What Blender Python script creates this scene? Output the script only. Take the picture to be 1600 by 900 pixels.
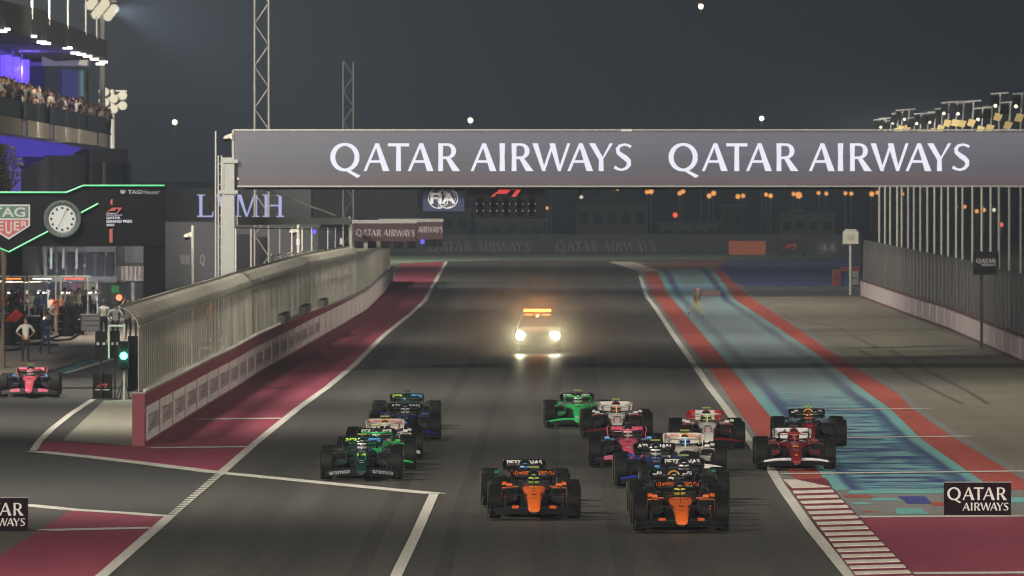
import bpy, bmesh, math, random
from mathutils import Vector, Matrix
random.seed(7)
scene = bpy.context.scene
for o in list(bpy.data.objects):
    bpy.data.objects.remove(o)
COL = scene.collection

# ------------------------------------------------------------------ camera, sky, exposure
F = 15000.0                       # focal length in photo pixels (1600 wide)
CAM = Vector((0, 0, 7.5))
PITCH = math.atan(185 / F)
cd = bpy.data.cameras.new('camera')
cd.lens = F / 1600 * 36
cd.sensor_width = 36
cd.clip_start = 1
cd.clip_end = 8000
cd.dof.use_dof = True
cd.dof.focus_distance = 222
cd.dof.aperture_fstop = 7.1
co = bpy.data.objects.new('camera', cd)
COL.objects.link(co)
co.location = CAM
co.rotation_euler = (math.pi / 2 - PITCH, 0, 0)
scene.camera = co

world = bpy.data.worlds.new('World')
scene.world = world
world.use_nodes = True
wn = world.node_tree
bg = wn.nodes['Background']
tc = wn.nodes.new('ShaderNodeTexCoord')
sx = wn.nodes.new('ShaderNodeSeparateXYZ')
wr = wn.nodes.new('ShaderNodeValToRGB')
wn.links.new(tc.outputs['Generated'], sx.inputs[0])
wn.links.new(sx.outputs['Z'], wr.inputs[0])
e = wr.color_ramp.elements
e[0].position = 0.0
e[0].color = (0.0215, 0.0265, 0.0345, 1)
e[1].position = 0.35
e[1].color = (0.009, 0.010, 0.013, 1)
wn.links.new(wr.outputs[0], bg.inputs[0])
bg.inputs[1].default_value = 1.0

vs = scene.view_settings
scene.display_settings.display_device = 'sRGB'
vs.view_transform = 'Standard'
vs.look = 'None'
vs.exposure = 0.0
vs.gamma = 1.0
vs.use_curve_mapping = False
cy = scene.cycles
cy.use_denoising = True
cy.filter_width = 1.2
cy.max_bounces = 6
cy.diffuse_bounces = 2
cy.glossy_bounces = 2
cy.transmission_bounces = 3
cy.transparent_max_bounces = 12
cy.volume_bounces = 0
cy.sample_clamp_indirect = 3.0

LEFT_W, RIGHT_W = 66000.0, 3600.0          # floodlight powers, one side and the other
HAZE = 0.00052                               # density of the dusty night air

# ------------------------------------------------------------------ pixel helpers
FWD = Vector((0, math.cos(PITCH), -math.sin(PITCH)))
UP = Vector((0, math.sin(PITCH), math.cos(PITCH)))

def ray(px, py):
    return FWD + Vector((1, 0, 0)) * ((px - 800) / F) + UP * ((450 - py) / F)

def g(px, py, z=0.0):
    """where the line of sight meets the level z"""
    d = ray(px, py)
    return CAM + d * ((z - CAM.z) / d.z)

def at(px, py, D):
    """point of the line of sight at distance D along the road"""
    d = ray(px, py)
    return CAM + d * (D / d.y)

def interp(poly, t):
    """poly: (t, v) sorted by t"""
    if t <= poly[0][0]:
        a, b = poly[0], poly[1]
    elif t >= poly[-1][0]:
        a, b = poly[-2], poly[-1]
    else:
        for a, b in zip(poly, poly[1:]):
            if a[0] <= t <= b[0]:
                break
    return a[1] + (b[1] - a[1]) * (t - a[0]) / (b[0] - a[0])

def xy(poly):
    """pixel polyline [(px,py)] -> px as a function of py"""
    return sorted((y, x) for x, y in poly)

# ------------------------------------------------------------------ materials
MATS = {}

def _new(name):
    m = bpy.data.materials.new(name)
    m.use_nodes = True
    return m, m.node_tree, m.node_tree.nodes['Principled BSDF']

def mat(name, col, rough=0.6, metal=0.0, coat=0.0, vary=0.12, scale=6.0, spec=0.5):
    """principled surface with a faint uneven tone"""
    if name in MATS:
        return MATS[name]
    m, nt, b = _new(name)
    b.inputs['Roughness'].default_value = rough
    b.inputs['Metallic'].default_value = metal
    b.inputs['Coat Weight'].default_value = coat
    b.inputs['Coat Roughness'].default_value = 0.08
    b.inputs['Specular IOR Level'].default_value = spec
    tcn = nt.nodes.new('ShaderNodeTexCoord')
    nz = nt.nodes.new('ShaderNodeTexNoise')
    nz.inputs['Scale'].default_value = scale
    nz.inputs['Detail'].default_value = 4
    mx = nt.nodes.new('ShaderNodeMix')
    mx.data_type = 'RGBA'
    lo = [c * (1 - vary) for c in col[:3]]
    hi = [min(1, c * (1 + vary)) for c in col[:3]]
    mx.inputs['A'].default_value = (*lo, 1)
    mx.inputs['B'].default_value = (*hi, 1)
    nt.links.new(tcn.outputs['Object'], nz.inputs['Vector'])
    nt.links.new(nz.outputs['Fac'], mx.inputs['Factor'])
    nt.links.new(mx.outputs['Result'], b.inputs['Base Color'])
    MATS[name] = m
    return m

def emit(name, col, strength):
    if name in MATS:
        return MATS[name]
    m, nt, b = _new(name)
    b.inputs['Base Color'].default_value = (0.02, 0.02, 0.02, 1)
    b.inputs['Emission Color'].default_value = (*col, 1)
    b.inputs['Emission Strength'].default_value = strength
    MATS[name] = m
    return m

def ground_mat(name, col, rough=0.7, vary=0.18, sxy=(0.6, 0.03), fine=0.10, spec=0.35, dark=None):
    """flat ground: long streaks along the road, fine grain, soft patches"""
    if name in MATS:
        return MATS[name]
    m, nt, b = _new(name)
    L = nt.links.new
    geo = nt.nodes.new('ShaderNodeNewGeometry')
    mp = nt.nodes.new('ShaderNodeMapping')
    mp.inputs['Scale'].default_value = (sxy[0], sxy[1], 1)
    L(geo.outputs['Position'], mp.inputs['Vector'])
    n1 = nt.nodes.new('ShaderNodeTexNoise')
    n1.inputs['Scale'].default_value = 1
    n1.inputs['Detail'].default_value = 6
    n1.inputs['Roughness'].default_value = 0.6
    L(mp.outputs[0], n1.inputs['Vector'])
    n2 = nt.nodes.new('ShaderNodeTexNoise')
    n2.inputs['Scale'].default_value = 9
    n2.inputs['Detail'].default_value = 2
    mp2 = nt.nodes.new('ShaderNodeMapping')
    mp2.inputs['Scale'].default_value = (1, 0.06, 1)
    L(geo.outputs['Position'], mp2.inputs['Vector'])
    L(mp2.outputs[0], n2.inputs['Vector'])
    r1 = nt.nodes.new('ShaderNodeMapRange')
    r1.inputs['From Min'].default_value = 0.3
    r1.inputs['From Max'].default_value = 0.7
    r1.inputs['To Min'].default_value = 1 - vary
    r1.inputs['To Max'].default_value = 1 + vary
    L(n1.outputs['Fac'], r1.inputs['Value'])
    r2 = nt.nodes.new('ShaderNodeMapRange')
    r2.inputs['From Min'].default_value = 0.25
    r2.inputs['From Max'].default_value = 0.75
    r2.inputs['To Min'].default_value = 1 - fine
    r2.inputs['To Max'].default_value = 1 + fine
    L(n2.outputs['Fac'], r2.inputs['Value'])
    mu = nt.nodes.new('ShaderNodeMath')
    mu.operation = 'MULTIPLY'
    L(r1.outputs[0], mu.inputs[0])
    L(r2.outputs[0], mu.inputs[1])
    sc = nt.nodes.new('ShaderNodeVectorMath')
    sc.operation = 'SCALE'
    sc.inputs[0].default_value = col
    L(mu.outputs[0], sc.inputs['Scale'])
    L(sc.outputs[0], b.inputs['Base Color'])
    b.inputs['Roughness'].default_value = rough
    b.inputs['Specular IOR Level'].default_value = spec
    MATS[name] = m
    return m

# ------------------------------------------------------------------ mesh builder
class MB:
    def __init__(s):
        s.v, s.f, s.mi, s.uv = [], [], [], {}

    def face(s, pts, mi=0, uv=None):
        n = len(s.v)
        s.v += [tuple(p) for p in pts]
        if uv:
            s.uv[len(s.f)] = uv
        s.f.append(tuple(range(n, n + len(pts))))
        s.mi.append(mi)
        return s

    def hexa(s, b, t, mi=0):
        """b, t: four bottom and four top points, same winding (counter-clockwise from above)"""
        n = len(s.v)
        s.v += [tuple(p) for p in b] + [tuple(p) for p in t]
        for q in ((3, 2, 1, 0), (4, 5, 6, 7), (0, 1, 5, 4), (1, 2, 6, 5), (2, 3, 7, 6), (3, 0, 4, 7)):
            s.f.append(tuple(n + i for i in q))
            s.mi.append(mi)
        return s

    def box(s, c, d, mi=0, rz=0.0):
        hx, hy, hz = d[0] / 2, d[1] / 2, d[2] / 2
        ca, sa = math.cos(rz), math.sin(rz)
        def P(x, y, z):
            return (c[0] + x * ca - y * sa, c[1] + x * sa + y * ca, c[2] + z)
        return s.hexa([P(-hx, -hy, -hz), P(hx, -hy, -hz), P(hx, hy, -hz), P(-hx, hy, -hz)],
                      [P(-hx, -hy, hz), P(hx, -hy, hz), P(hx, hy, hz), P(-hx, hy, hz)], mi)

    def bar(s, p, q, w, h=None, mi=0):
        """square bar from p to q"""
        p, q = Vector(p), Vector(q)
        h = w if h is None else h
        d = (q - p).normalized()
        a = d.cross(Vector((0, 0, 1)))
        if a.length < 1e-3:
            a = Vector((1, 0, 0))
        a.normalize()
        b = a.cross(d).normalized()
        c4 = [(-1, -1), (1, -1), (1, 1), (-1, 1)]
        return s.hexa([p + a * (i * w / 2) + b * (j * h / 2) for i, j in c4],
                      [q + a * (i * w / 2) + b * (j * h / 2) for i, j in c4], mi)

    def tube(s, pts, r, n=8, mi=0, cap=True):
        pts = [Vector(p) for p in pts]
        rs = r if isinstance(r, (list, tuple)) else [r] * len(pts)
        rings = []
        for i, p in enumerate(pts):
            d = (pts[min(i + 1, len(pts) - 1)] - pts[max(i - 1, 0)]).normalized()
            a = d.cross(Vector((0, 0, 1)))
            if a.length < 1e-3:
                a = Vector((1, 0, 0))
            a.normalize()
            b = a.cross(d)
            rings.append([p + (a * math.cos(2 * math.pi * k / n) + b * math.sin(2 * math.pi * k / n)) * rs[i] for k in range(n)])
        return s.loft(rings, mi, cap)

    def loft(s, rings, mi=0, cap=True):
        n0, n = len(s.v), len(rings[0])
        for r in rings:
            s.v += [tuple(p) for p in r]
        for i in range(len(rings) - 1):
            for k in range(n):
                a, b = n0 + i * n + k, n0 + i * n + (k + 1) % n
                s.f.append((a, b, b + n, a + n))
                s.mi.append(mi)
        if cap:
            s.f.append(tuple(n0 + k for k in range(n - 1, -1, -1)))
            s.f.append(tuple(n0 + (len(rings) - 1) * n + k for k in range(n)))
            s.mi += [mi, mi]
        return s

    def lathe(s, prof, c, axis='x', n=24, mi=0, arc=None):
        """prof: (along, radius)"""
        rings = []
        for k in range(n):
            a = 2 * math.pi * k / n
            r = []
            for t, rad in prof:
                u, w = rad * math.cos(a), rad * math.sin(a)
                r.append({'x': (c[0] + t, c[1] + u, c[2] + w), 'y': (c[0] + u, c[1] + t, c[2] + w), 'z': (c[0] + u, c[1] + w, c[2] + t)}[axis])
            rings.append(r)
        n0, m = len(s.v), len(prof)
        for r in rings:
            s.v += r
        for i in range(n):
            j = (i + 1) % n
            for k in range(m - 1):
                s.f.append((n0 + i * m + k, n0 + i * m + k + 1, n0 + j * m + k + 1, n0 + j * m + k))
                s.mi.append(mi)
        return s

    def prism(s, poly, fn, d0, d1, mi=0):
        """poly (a,b) pushed from depth d0 to d1; fn(a,b,d)->point"""
        n0, n = len(s.v), len(poly)
        s.v += [tuple(fn(a, b, d0)) for a, b in poly] + [tuple(fn(a, b, d1)) for a, b in poly]
        s.f.append(tuple(n0 + i for i in range(n)))
        s.f.append(tuple(n0 + n + i for i in range(n - 1, -1, -1)))
        s.mi += [mi, mi]
        for i in range(n):
            j = (i + 1) % n
            s.f.append((n0 + i, n0 + n + i, n0 + n + j, n0 + j))
            s.mi.append(mi)
        return s

    def mesh(s, name, smooth=False, fix=True):
        me = bpy.data.meshes.new(name)
        me.from_pydata(s.v, [], s.f)
        for i, p in enumerate(me.polygons):
            p.material_index = s.mi[i]
        if s.uv:
            lay = me.uv_layers.new(name='UVMap')
            for i, p in enumerate(me.polygons):
                if i in s.uv:
                    for k, li in enumerate(p.loop_indices):
                        lay.data[li].uv = s.uv[i][k]
        if fix:
            bm = bmesh.new()
            bm.from_mesh(me)
            bmesh.ops.recalc_face_normals(bm, faces=bm.faces)
            bm.to_mesh(me)
            bm.free()
        if smooth:
            me.polygons.foreach_set('use_smooth', [True] * len(me.polygons))
            me.set_sharp_from_angle(angle=math.radians(40))
        return me

    def build(s, name, m, parent=None, smooth=False, world=True, fix=True):
        """one mesh object; with world=True the points are world points"""
        if parent is not None and world:
            o0 = root_loc(parent)
            s.v = [(x - o0[0], y - o0[1], z - o0[2]) for x, y, z in s.v]
        me = s.mesh(name, smooth, fix)
        for q in (m if isinstance(m, (list, tuple)) else [m]):
            me.materials.append(q)
        o = bpy.data.objects.new(name, me)
        COL.objects.link(o)
        if parent is not None:
            o.parent = parent
        return o

def root_loc(o):
    v = Vector((0, 0, 0))
    while o is not None:
        v += o.location
        o = o.parent
    return v

def thing(name, label, cat, loc=(0, 0, 0), rz=0.0, group=None):
    o = bpy.data.objects.new(name, None)
    COL.objects.link(o)
    o.location = loc
    o.rotation_euler = (0, 0, rz)
    o.empty_display_size = 0.2
    return tag(o, label, cat, group)

def tag(o, label, cat, group=None):
    o['label'] = label
    o['category'] = cat
    if group:
        o['group'] = group
    return o

def struct(o):
    o['kind'] = 'structure'
    return o

def inst(name, me, m, parent=None, loc=(0, 0, 0), rot=None, scl=None):
    """an object on shared mesh data, its materials set on the object"""
    o = bpy.data.objects.new(name, me)
    COL.objects.link(o)
    o.parent = parent
    o.location = loc
    if rot:
        o.rotation_euler = rot
    if scl:
        o.scale = scl
    ms = m if isinstance(m, (list, tuple)) else [m]
    while len(me.materials) < len(ms):
        me.materials.append(ms[0])
    for i, q in enumerate(ms):
        o.material_slots[i].link = 'OBJECT'
        o.material_slots[i].material = q
    return o

# ------------------------------------------------------------------ lettering
FT = {}

def ftext(s, w, h, center=True, depth=0.0, bold=0.0):
    """flat lettering mesh in the x-z plane, facing -y, scaled to w x h (either may be None)"""
    key = (s, w, h, bold)
    if key in FT:
        return FT[key]
    cu = bpy.data.curves.new('lettering', 'FONT')
    cu.body = s
    cu.offset = bold
    cu.resolution_u = 3
    ob = bpy.data.objects.new('lettering', cu)
    COL.objects.link(ob)
    dg = bpy.context.evaluated_depsgraph_get()
    me = bpy.data.meshes.new_from_object(ob.evaluated_get(dg))
    bpy.data.objects.remove(ob)
    me.name = 'lettering'
    xs = [v.co.x for v in me.vertices]
    ys = [v.co.y for v in me.vertices]
    x0, x1, y0, y1 = min(xs), max(xs), min(ys), max(ys)
    fh = (h / (y1 - y0)) if h else (w / (x1 - x0))
    fw = (w / (x1 - x0)) if w else fh
    for v in me.vertices:
        v.co = ((v.co.x - (x0 + x1) / 2) * fw, 0, (v.co.y - (y0 + y1) / 2) * fh)
    me.materials.clear()
    FT[key] = me
    return me

def arc_pts(cx, cy_, rx, ry, a0, a1, n):
    return [(cx + rx * math.cos(math.radians(a0 + (a1 - a0) * i / n)), cy_ + ry * math.sin(math.radians(a0 + (a1 - a0) * i / n))) for i in range(n + 1)]

def ribbon2(pts, ws):
    """quads of a stroke with changing width"""
    out = []
    nrm = []
    for i in range(len(pts)):
        a, b = pts[max(i - 1, 0)], pts[min(i + 1, len(pts) - 1)]
        d = math.hypot(b[0] - a[0], b[1] - a[1]) or 1
        nrm.append((-(b[1] - a[1]) / d, (b[0] - a[0]) / d))
    for i in range(len(pts) - 1):
        q = []
        for j, sg in ((i, 1), (i, -1), (i + 1, -1), (i + 1, 1)):
            q.append((pts[j][0] + sg * nrm[j][0] * ws[j] / 2, pts[j][1] + sg * nrm[j][1] * ws[j] / 2))
        out.append(q)
    return out

def ease(a, b, n):
    return [a + (b - a) * i / n for i in range(n + 1)]

def glyph(ch):
    """flared roman capitals, cap height 1; list of strokes, each a list of convex polygons"""
    if ch == 'A':
        return [[[(0, 0), (.11, 0), (.50, .93), (.43, 1)]], [[(.70, 0), (.94, 0), (.56, 1), (.41, 1)]], [[(.2, .30), (.76, .30), (.73, .39), (.23, .39)]]]
    if ch == 'I':
        return [[[(0, 0), (.2, 0), (.185, .5), (.2, 1), (0, 1), (.015, .5)]]]
    if ch == 'T':
        return [[[(.295, 0), (.475, 0), (.465, .95), (.305, .95)]], [[(0, .89), (.77, .885), (.77, 1), (.0, 1)]]]
    if ch == 'R':
        b = [(.06, .955), (.3, .955)] + arc_pts(.34, .72, .225, .235, 90, -90, 10)[1:] + [(.12, .47)]
        w = [.09, .09, .1, .12, .15, .17, .18, .17, .15, .12, .1, .09, .09]
        return [[[(0, 0), (.18, 0), (.17, .5), (.18, 1), (0, 1), (.01, .5)]], ribbon2(b, w[:len(b)]), [[(.52, 0), (.80, 0), (.42, .5), (.25, .5)]]]
    if ch == 'Q':
        n = 28
        p = arc_pts(.51, .5, .44, .46, 0, 360, n)
        w = [.1 + .085 * abs(math.cos(2 * math.pi * i / n)) ** 1.3 for i in range(n + 1)]
        return [ribbon2(p, w), [[(.50, .03), (.66, .05), (1.08, -.17), (.96, -.25)]]]
    if ch == 'W':
        return [[[(.36, 0), (.49, 0), (.20, 1), (0, 1)]], [[(.36, 0), (.46, 0), (.80, 1), (.70, 1)]], [[(.93, 0), (1.05, 0), (.83, 1), (.62, 1)]], [[(.93, 0), (1.03, 0), (1.38, 1), (1.27, 1)]]]
    if ch == 'Y':
        return [[[(.35, 0), (.53, 0), (.52, .46), (.36, .46)]], [[(.36, .40), (.52, .46), (.22, 1), (0, 1)]], [[(.44, .40), (.52, .44), (.87, 1), (.75, 1)]]]
    if ch == 'S':
        p = [(.60, .87), (.5, .93), (.36, .955), (.2, .91), (.12, .8), (.14, .67), (.27, .56), (.41, .47), (.52, .36), (.53, .22), (.43, .1), (.27, .045), (.12, .075), (.0, .15)]
        w = [.1, .09, .085, .11, .14, .15, .17, .185, .17, .15, .11, .085, .09, .12]
        return [ribbon2(p, w)]
    if ch == 'L':
        return [[[(.10, 0), (.24, 0), (.24, 1), (.10, 1)]], [[(0, .95), (.36, .95), (.36, 1), (0, 1)]], [[(0, 0), (.72, 0), (.72, .06), (0, .06)]], [[(.66, 0), (.72, 0), (.74, .26), (.70, .26)]]]
    if ch == 'V':
        return [[[(.42, 0), (.5, 0), (.22, 1), (.06, 1)]], [[(.42, 0), (.5, 0), (.82, 1), (.76, 1)]], [[(0, .95), (.32, .95), (.32, 1), (0, 1)]], [[(.66, .95), (.92, .95), (.92, 1), (.66, 1)]]]
    if ch == 'M':
        return [[[(.12, 0), (.18, 0), (.18, 1), (.12, 1)]], [[(.5, 0), (.58, 0), (.3, 1), (.12, 1)]], [[(.5, 0), (.56, 0), (.94, 1), (.84, 1)]], [[(.86, 0), (1.0, 0), (1.0, 1), (.86, 1)]], [[(.02, 0), (.3, 0), (.3, .05), (.02, .05)]], [[(.76, 0), (1.1, 0), (1.1, .05), (.76, .05)]]]
    if ch == 'H':
        return [[[(.1, 0), (.24, 0), (.24, 1), (.1, 1)]], [[(.72, 0), (.86, 0), (.86, 1), (.72, 1)]], [[(.2, .48), (.76, .48), (.76, .54), (.2, .54)]]] + \
            [[[(x, z), (x + .34, z), (x + .34, z + .05), (x, z + .05)]] for x in (0, .62) for z in (0, .95)]
    return []

# where each letter of the two words starts, in cap heights
WORDS = list(zip('QATARAIRWAYS', (0, 1.186, 2.07, 2.79, 3.895, 5.07, 6.12, 6.56, 7.31, 8.58, 9.37, 10.29)))

def words_mesh(items, h):
    """items: (letter, x, z, size) in cap heights -> flat mesh in x-z facing -y, origin at the first baseline"""
    b = MB()
    lay = 0
    for ch, x, z, s in items:
        for st in glyph(ch):
            lay += 1
            for q in st:
                b.face([((x + px * s) * h, -0.003 * (lay % 5), (z + pz * s) * h) for px, pz in q])
    return b.mesh('lettering', fix=False)

def one_line(h):
    return words_mesh([(c, x, 0, 1) for c, x in WORDS], h)

def two_lines(h):
    """first word large, the second small below it and set right"""
    it = [(c, x, 0, 1) for c, x in WORDS[:5]]
    it += [(c, 1.19 + (x - 5.07) * .62, -.83, .62) for c, x in WORDS[5:]]
    return words_mesh(it, h)

# red racing mark
def racing_mark():
    b = MB()
    polys = [
        [(.00, .0), (.22, .0), (.38, .20), (.30, .28)],
        [(.30, .28), (.38, .20), (1.02, .20), (1.16, .36), (.45, .36)],
        [(.42, .42), (.50, .36), (1.16, .36), (1.2, .42), (1.30, .52), (.60, .56)],
        [(.50, .48), (1.25, .48), (1.90, .48), (2.05, .68), (.80, .68)],
        [(1.30, .0), (1.58, .0), (1.90, .48), (1.62, .48)],
    ]
    for k, q in enumerate(polys):
        b.face([(x - 1.0, -0.003 * k, z - .34) for x, z in q])
    return b.mesh('racing_mark', fix=False)

# ------------------------------------------------------------------ the ground
def rows(y0, y1, n=40):
    """pixel rows from y0 (near) to y1 (far), even in distance"""
    a, b = math.log(y0 - 265), math.log(y1 - 265)
    return [265 + math.exp(a + (b - a) * i / n) for i in range(n + 1)]

def strip(name, left, right, y0, y1, z, m, n=40):
    """ground sheet between two pixel polylines"""
    Lp, Rp = xy(left), xy(right)
    b = MB()
    prev = None
    for py in rows(y0, y1, n):
        p, q = g(interp(Lp, py), py), g(interp(Rp, py), py)
        p.z = q.z = z
        if prev:
            b.face([prev[0], prev[1], q, p], uv=[(0, prev[0].y), (1, prev[1].y), (1, q.y), (0, p.y)])
        prev = (p, q)
    return struct(b.build(name, m, fix=False))

def sheet(name, pix, z, m):
    b = MB()
    pts = []
    for p in pix:
        q = g(*p)
        q.z = z
        pts.append(q)
    b.face(pts)
    o = b.build(name, m, fix=False)
    if o.data.polygons[0].normal.z < 0:
        o.data.flip_normals()
    return struct(o)

def line(name, pix, w, z, m):
    """painted line of constant width in metres along pixel points on the ground"""
    pts = [g(*p) for p in pix]
    b = MB()
    L, R = [], []
    for i, p in enumerate(pts):
        d = (pts[min(i + 1, len(pts) - 1)] - pts[max(i - 1, 0)])
        d.z = 0
        d.normalize()
        nr = Vector((-d.y, d.x, 0)) * (w / 2)
        L.append(Vector((p.x + nr.x, p.y + nr.y, z)))
        R.append(Vector((p.x - nr.x, p.y - nr.y, z)))
    for i in range(len(pts) - 1):
        b.face([R[i], R[i + 1], L[i + 1], L[i]])
    o = b.build(name, m, fix=False)
    if o.data.polygons[0].normal.z < 0:
        o.data.flip_normals()
    return struct(o)

M_ground = ground_mat('sandy_ground', (.10, .095, .082), .9, .25, (.05, .01), .1)
M_asph = ground_mat('asphalt', (.074, .070, .062), .46, .26, (.9, .010), .18, .45)
M_pit = ground_mat('pit_asphalt', (.060, .060, .058), .6, .14, (.3, .02), .10, .4)
M_maroon = ground_mat('maroon_paint', (.25, .047, .080), .62, .14, (.4, .03), .09)
M_red = ground_mat('red_paint', (.34, .072, .056), .65, .14, (.5, .03), .10)
M_white = ground_mat('white_paint', (.54, .525, .48), .6, .10, (2, .1), .06)
M_tan = ground_mat('tan_runoff', (.155, .142, .112), .85, .20, (.22, .02), .12)
M_grey = ground_mat('grey_runoff', (.17, .17, .165), .8, .12, (.8, .03), .1)
M_conc = ground_mat('concrete_apron', (.34, .305, .26), .85, .22, (.25, .04), .12)
M_plat = ground_mat('concrete_island', (.23, .225, .185), .85, .1, (.4, .05), .1)
M_blue = ground_mat('blue_paint', (.045, .062, .16), .8, .15, (.1, .02), .08)
M_green = ground_mat('green_edge', (.20, .26, .19), .9, .25, (.06, .02), .1)
M_pale = ground_mat('pale_kerb', (.50, .42, .36), .8, .1)
M_mark = ground_mat('rubber_mark', (.085, .081, .068), .8, .2)

# painted run-off: teal and navy bands along the edges, streaks across the middle
def paint_mat():
    m, nt, b = _new('teal_navy_paint')
    L = nt.links.new
    uv = nt.nodes.new('ShaderNodeTexCoord')
    sp = nt.nodes.new('ShaderNodeSeparateXYZ')
    L(uv.outputs['UV'], sp.inputs[0])
    def noise(su, sv, det=3):
        mp = nt.nodes.new('ShaderNodeMapping')
        mp.inputs['Scale'].default_value = (su, sv, 1)
        L(uv.outputs['UV'], mp.inputs['Vector'])
        nz = nt.nodes.new('ShaderNodeTexNoise')
        nz.inputs['Scale'].default_value = 1
        nz.inputs['Detail'].default_value = det
        L(mp.outputs[0], nz.inputs['Vector'])
        return nz.outputs['Fac']
    def math_(op, a, c, clamp=False):
        n = nt.nodes.new('ShaderNodeMath')
        n.operation = op
        n.use_clamp = clamp
        for i, q in enumerate((a, c)):
            if isinstance(q, (int, float)):
                n.inputs[i].default_value = q
            else:
                L(q, n.inputs[i])
        return n.outputs[0]
    def rng(v, a, c, lo=0.0, hi=1.0):
        n = nt.nodes.new('ShaderNodeMapRange')
        n.interpolation_type = 'SMOOTHSTEP'
        L(v, n.inputs['Value'])
        for k, q in zip(('From Min', 'From Max', 'To Min', 'To Max'), (a, c, lo, hi)):
            n.inputs[k].default_value = q
        return n.outputs[0]
    def mix(f, A, B):
        n = nt.nodes.new('ShaderNodeMix')
        n.data_type = 'RGBA'
        L(f, n.inputs['Factor'])
        for k, q in (('A', A), ('B', B)):
            if isinstance(q, tuple):
                n.inputs[k].default_value = (*q, 1)
            else:
                L(q, n.inputs[k])
        return n.outputs['Result']
    u, v = sp.outputs['X'], sp.outputs['Y']
    wob = math_('MULTIPLY', math_('SUBTRACT', noise(1.5, .06), .5), .05)
    uu = math_('ADD', u, wob)
    teal, navy, mid = (.135, .34, .34), (.025, .035, .14), (.17, .255, .29)
    rp = nt.nodes.new('ShaderNodeValToRGB')
    el = rp.color_ramp.elements
    cols = [(0, teal), (.08, teal), (.13, navy), (.19, navy), (.25, teal), (.36, mid), (.62, mid), (.76, teal), (.82, navy), (.88, navy), (.93, teal), (1, teal)]
    el[0].position, el[0].color = 0, (*teal, 1)
    el[1].position, el[1].color = 1, (*teal, 1)
    for p, c in cols[1:-1]:
        k = el.new(p)
        k.color = (*c, 1)
    L(uu, rp.inputs[0])
    # streaks: thin along the road, long across it; strongest near the corner, in the middle of the sheet
    st = rng(noise(2.2, .55, 5), .44, .53)
    st2 = rng(noise(1.3, .9, 4), .50, .58)
    near = rng(v, 350.0, 285.0)
    midm = math_('MULTIPLY', rng(uu, .10, .28), rng(uu, .92, .74))
    edge = rng(noise(6.0, .6, 3), .3, .7)
    f = math_('MULTIPLY', math_('MULTIPLY', near, midm), edge, True)
    base = mix(f, rp.outputs[0], teal)
    f2 = math_('MULTIPLY', math_('MULTIPLY', st, near), midm, True)
    c2 = mix(f2, base, (.028, .045, .17))
    f3 = math_('MULTIPLY', math_('MULTIPLY', st2, near), math_('MULTIPLY', midm, .55), True)
    c3 = mix(f3, c2, (.17, .42, .41))
    # pale dust farther down the straight
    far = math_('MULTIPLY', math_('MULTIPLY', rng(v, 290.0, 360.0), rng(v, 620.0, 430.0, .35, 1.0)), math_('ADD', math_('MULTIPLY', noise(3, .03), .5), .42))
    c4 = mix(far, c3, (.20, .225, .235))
    L(c4, b.inputs['Base Color'])
    b.inputs['Roughness'].default_value = .7
    MATS['teal_navy_paint'] = m
    return m

M_paint = paint_mat()

# one sheet to the horizon
gb = MB()
gb.face([(-2600, 20, 0), (2600, 20, 0), (2600, 6000, 0), (-2600, 6000, 0)])
struct(gb.build('ground', M_ground, fix=False))

LEFT = [(50, 995), (160, 900), (265, 808), (345, 740), (400, 692), (464, 640), (511, 606), (552, 572), (600, 524), (640, 492), (664, 470), (677, 446), (698, 408)]
RIGHT = [(1392, 995), (1327, 900), (1267, 827), (1220, 760), (1205, 735), (1168, 686), (1133, 637), (1107, 603), (1080, 563), (1053, 525), (1027, 485), (1011, 464), (1000, 432), (985, 415), (955, 408)]
WALL = [(226, 697), (334, 629), (365, 611), (402, 586), (443, 563), (480, 541), (527, 514), (573, 486), (600, 459), (614, 440)]
strip('track', LEFT, RIGHT, 985, 408.5, .008, M_asph, 60)
strip('pit_exit_road', [(-500, 995), (-500, 540)], LEFT, 985, 542, .004, M_pit, 30)
strip('runoff_red_left', WALL + [(630, 409)], LEFT, 697, 409, .012, M_maroon, 40)
sheet('runoff_red_left', [(54, 704), (73, 689), (203, 697), (226, 697), (395, 697), (345, 739.4), (200, 722)], .0125, M_maroon)
sheet('runoff_red_corner', [(112, 797.5), (257, 806.5), (262, 810), (153, 900), (53, 988), (-130, 988), (0, 868)], .012, M_maroon)
sheet('pit_shoulder', [(-300, 985), (-300, 800), (0, 789), (112, 797), (0, 868), (-130, 985)], .010, M_ground)
# island between the two roads
sheet('pit_island', [(97, 689), (162, 627), (205, 624), (214, 624), (206, 697)], .014, M_plat)
# pit lane: pale concrete in front of the garages, teal strip and white edge
sheet('pit_apron', [(-300, 597), (-100, 592), (0, 588), (83, 578), (172, 549), (240, 520), (260, 470), (-300, 470)], .007, M_conc)
M_tealstrip = ground_mat('teal_paint', (.10, .25, .29), .7, .15, (.4, .05), .1)
sheet('pit_lane_strip', [(83, 581), (172, 550), (212, 536), (212, 548), (172, 562), (102, 583)], .011, M_tealstrip)

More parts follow.
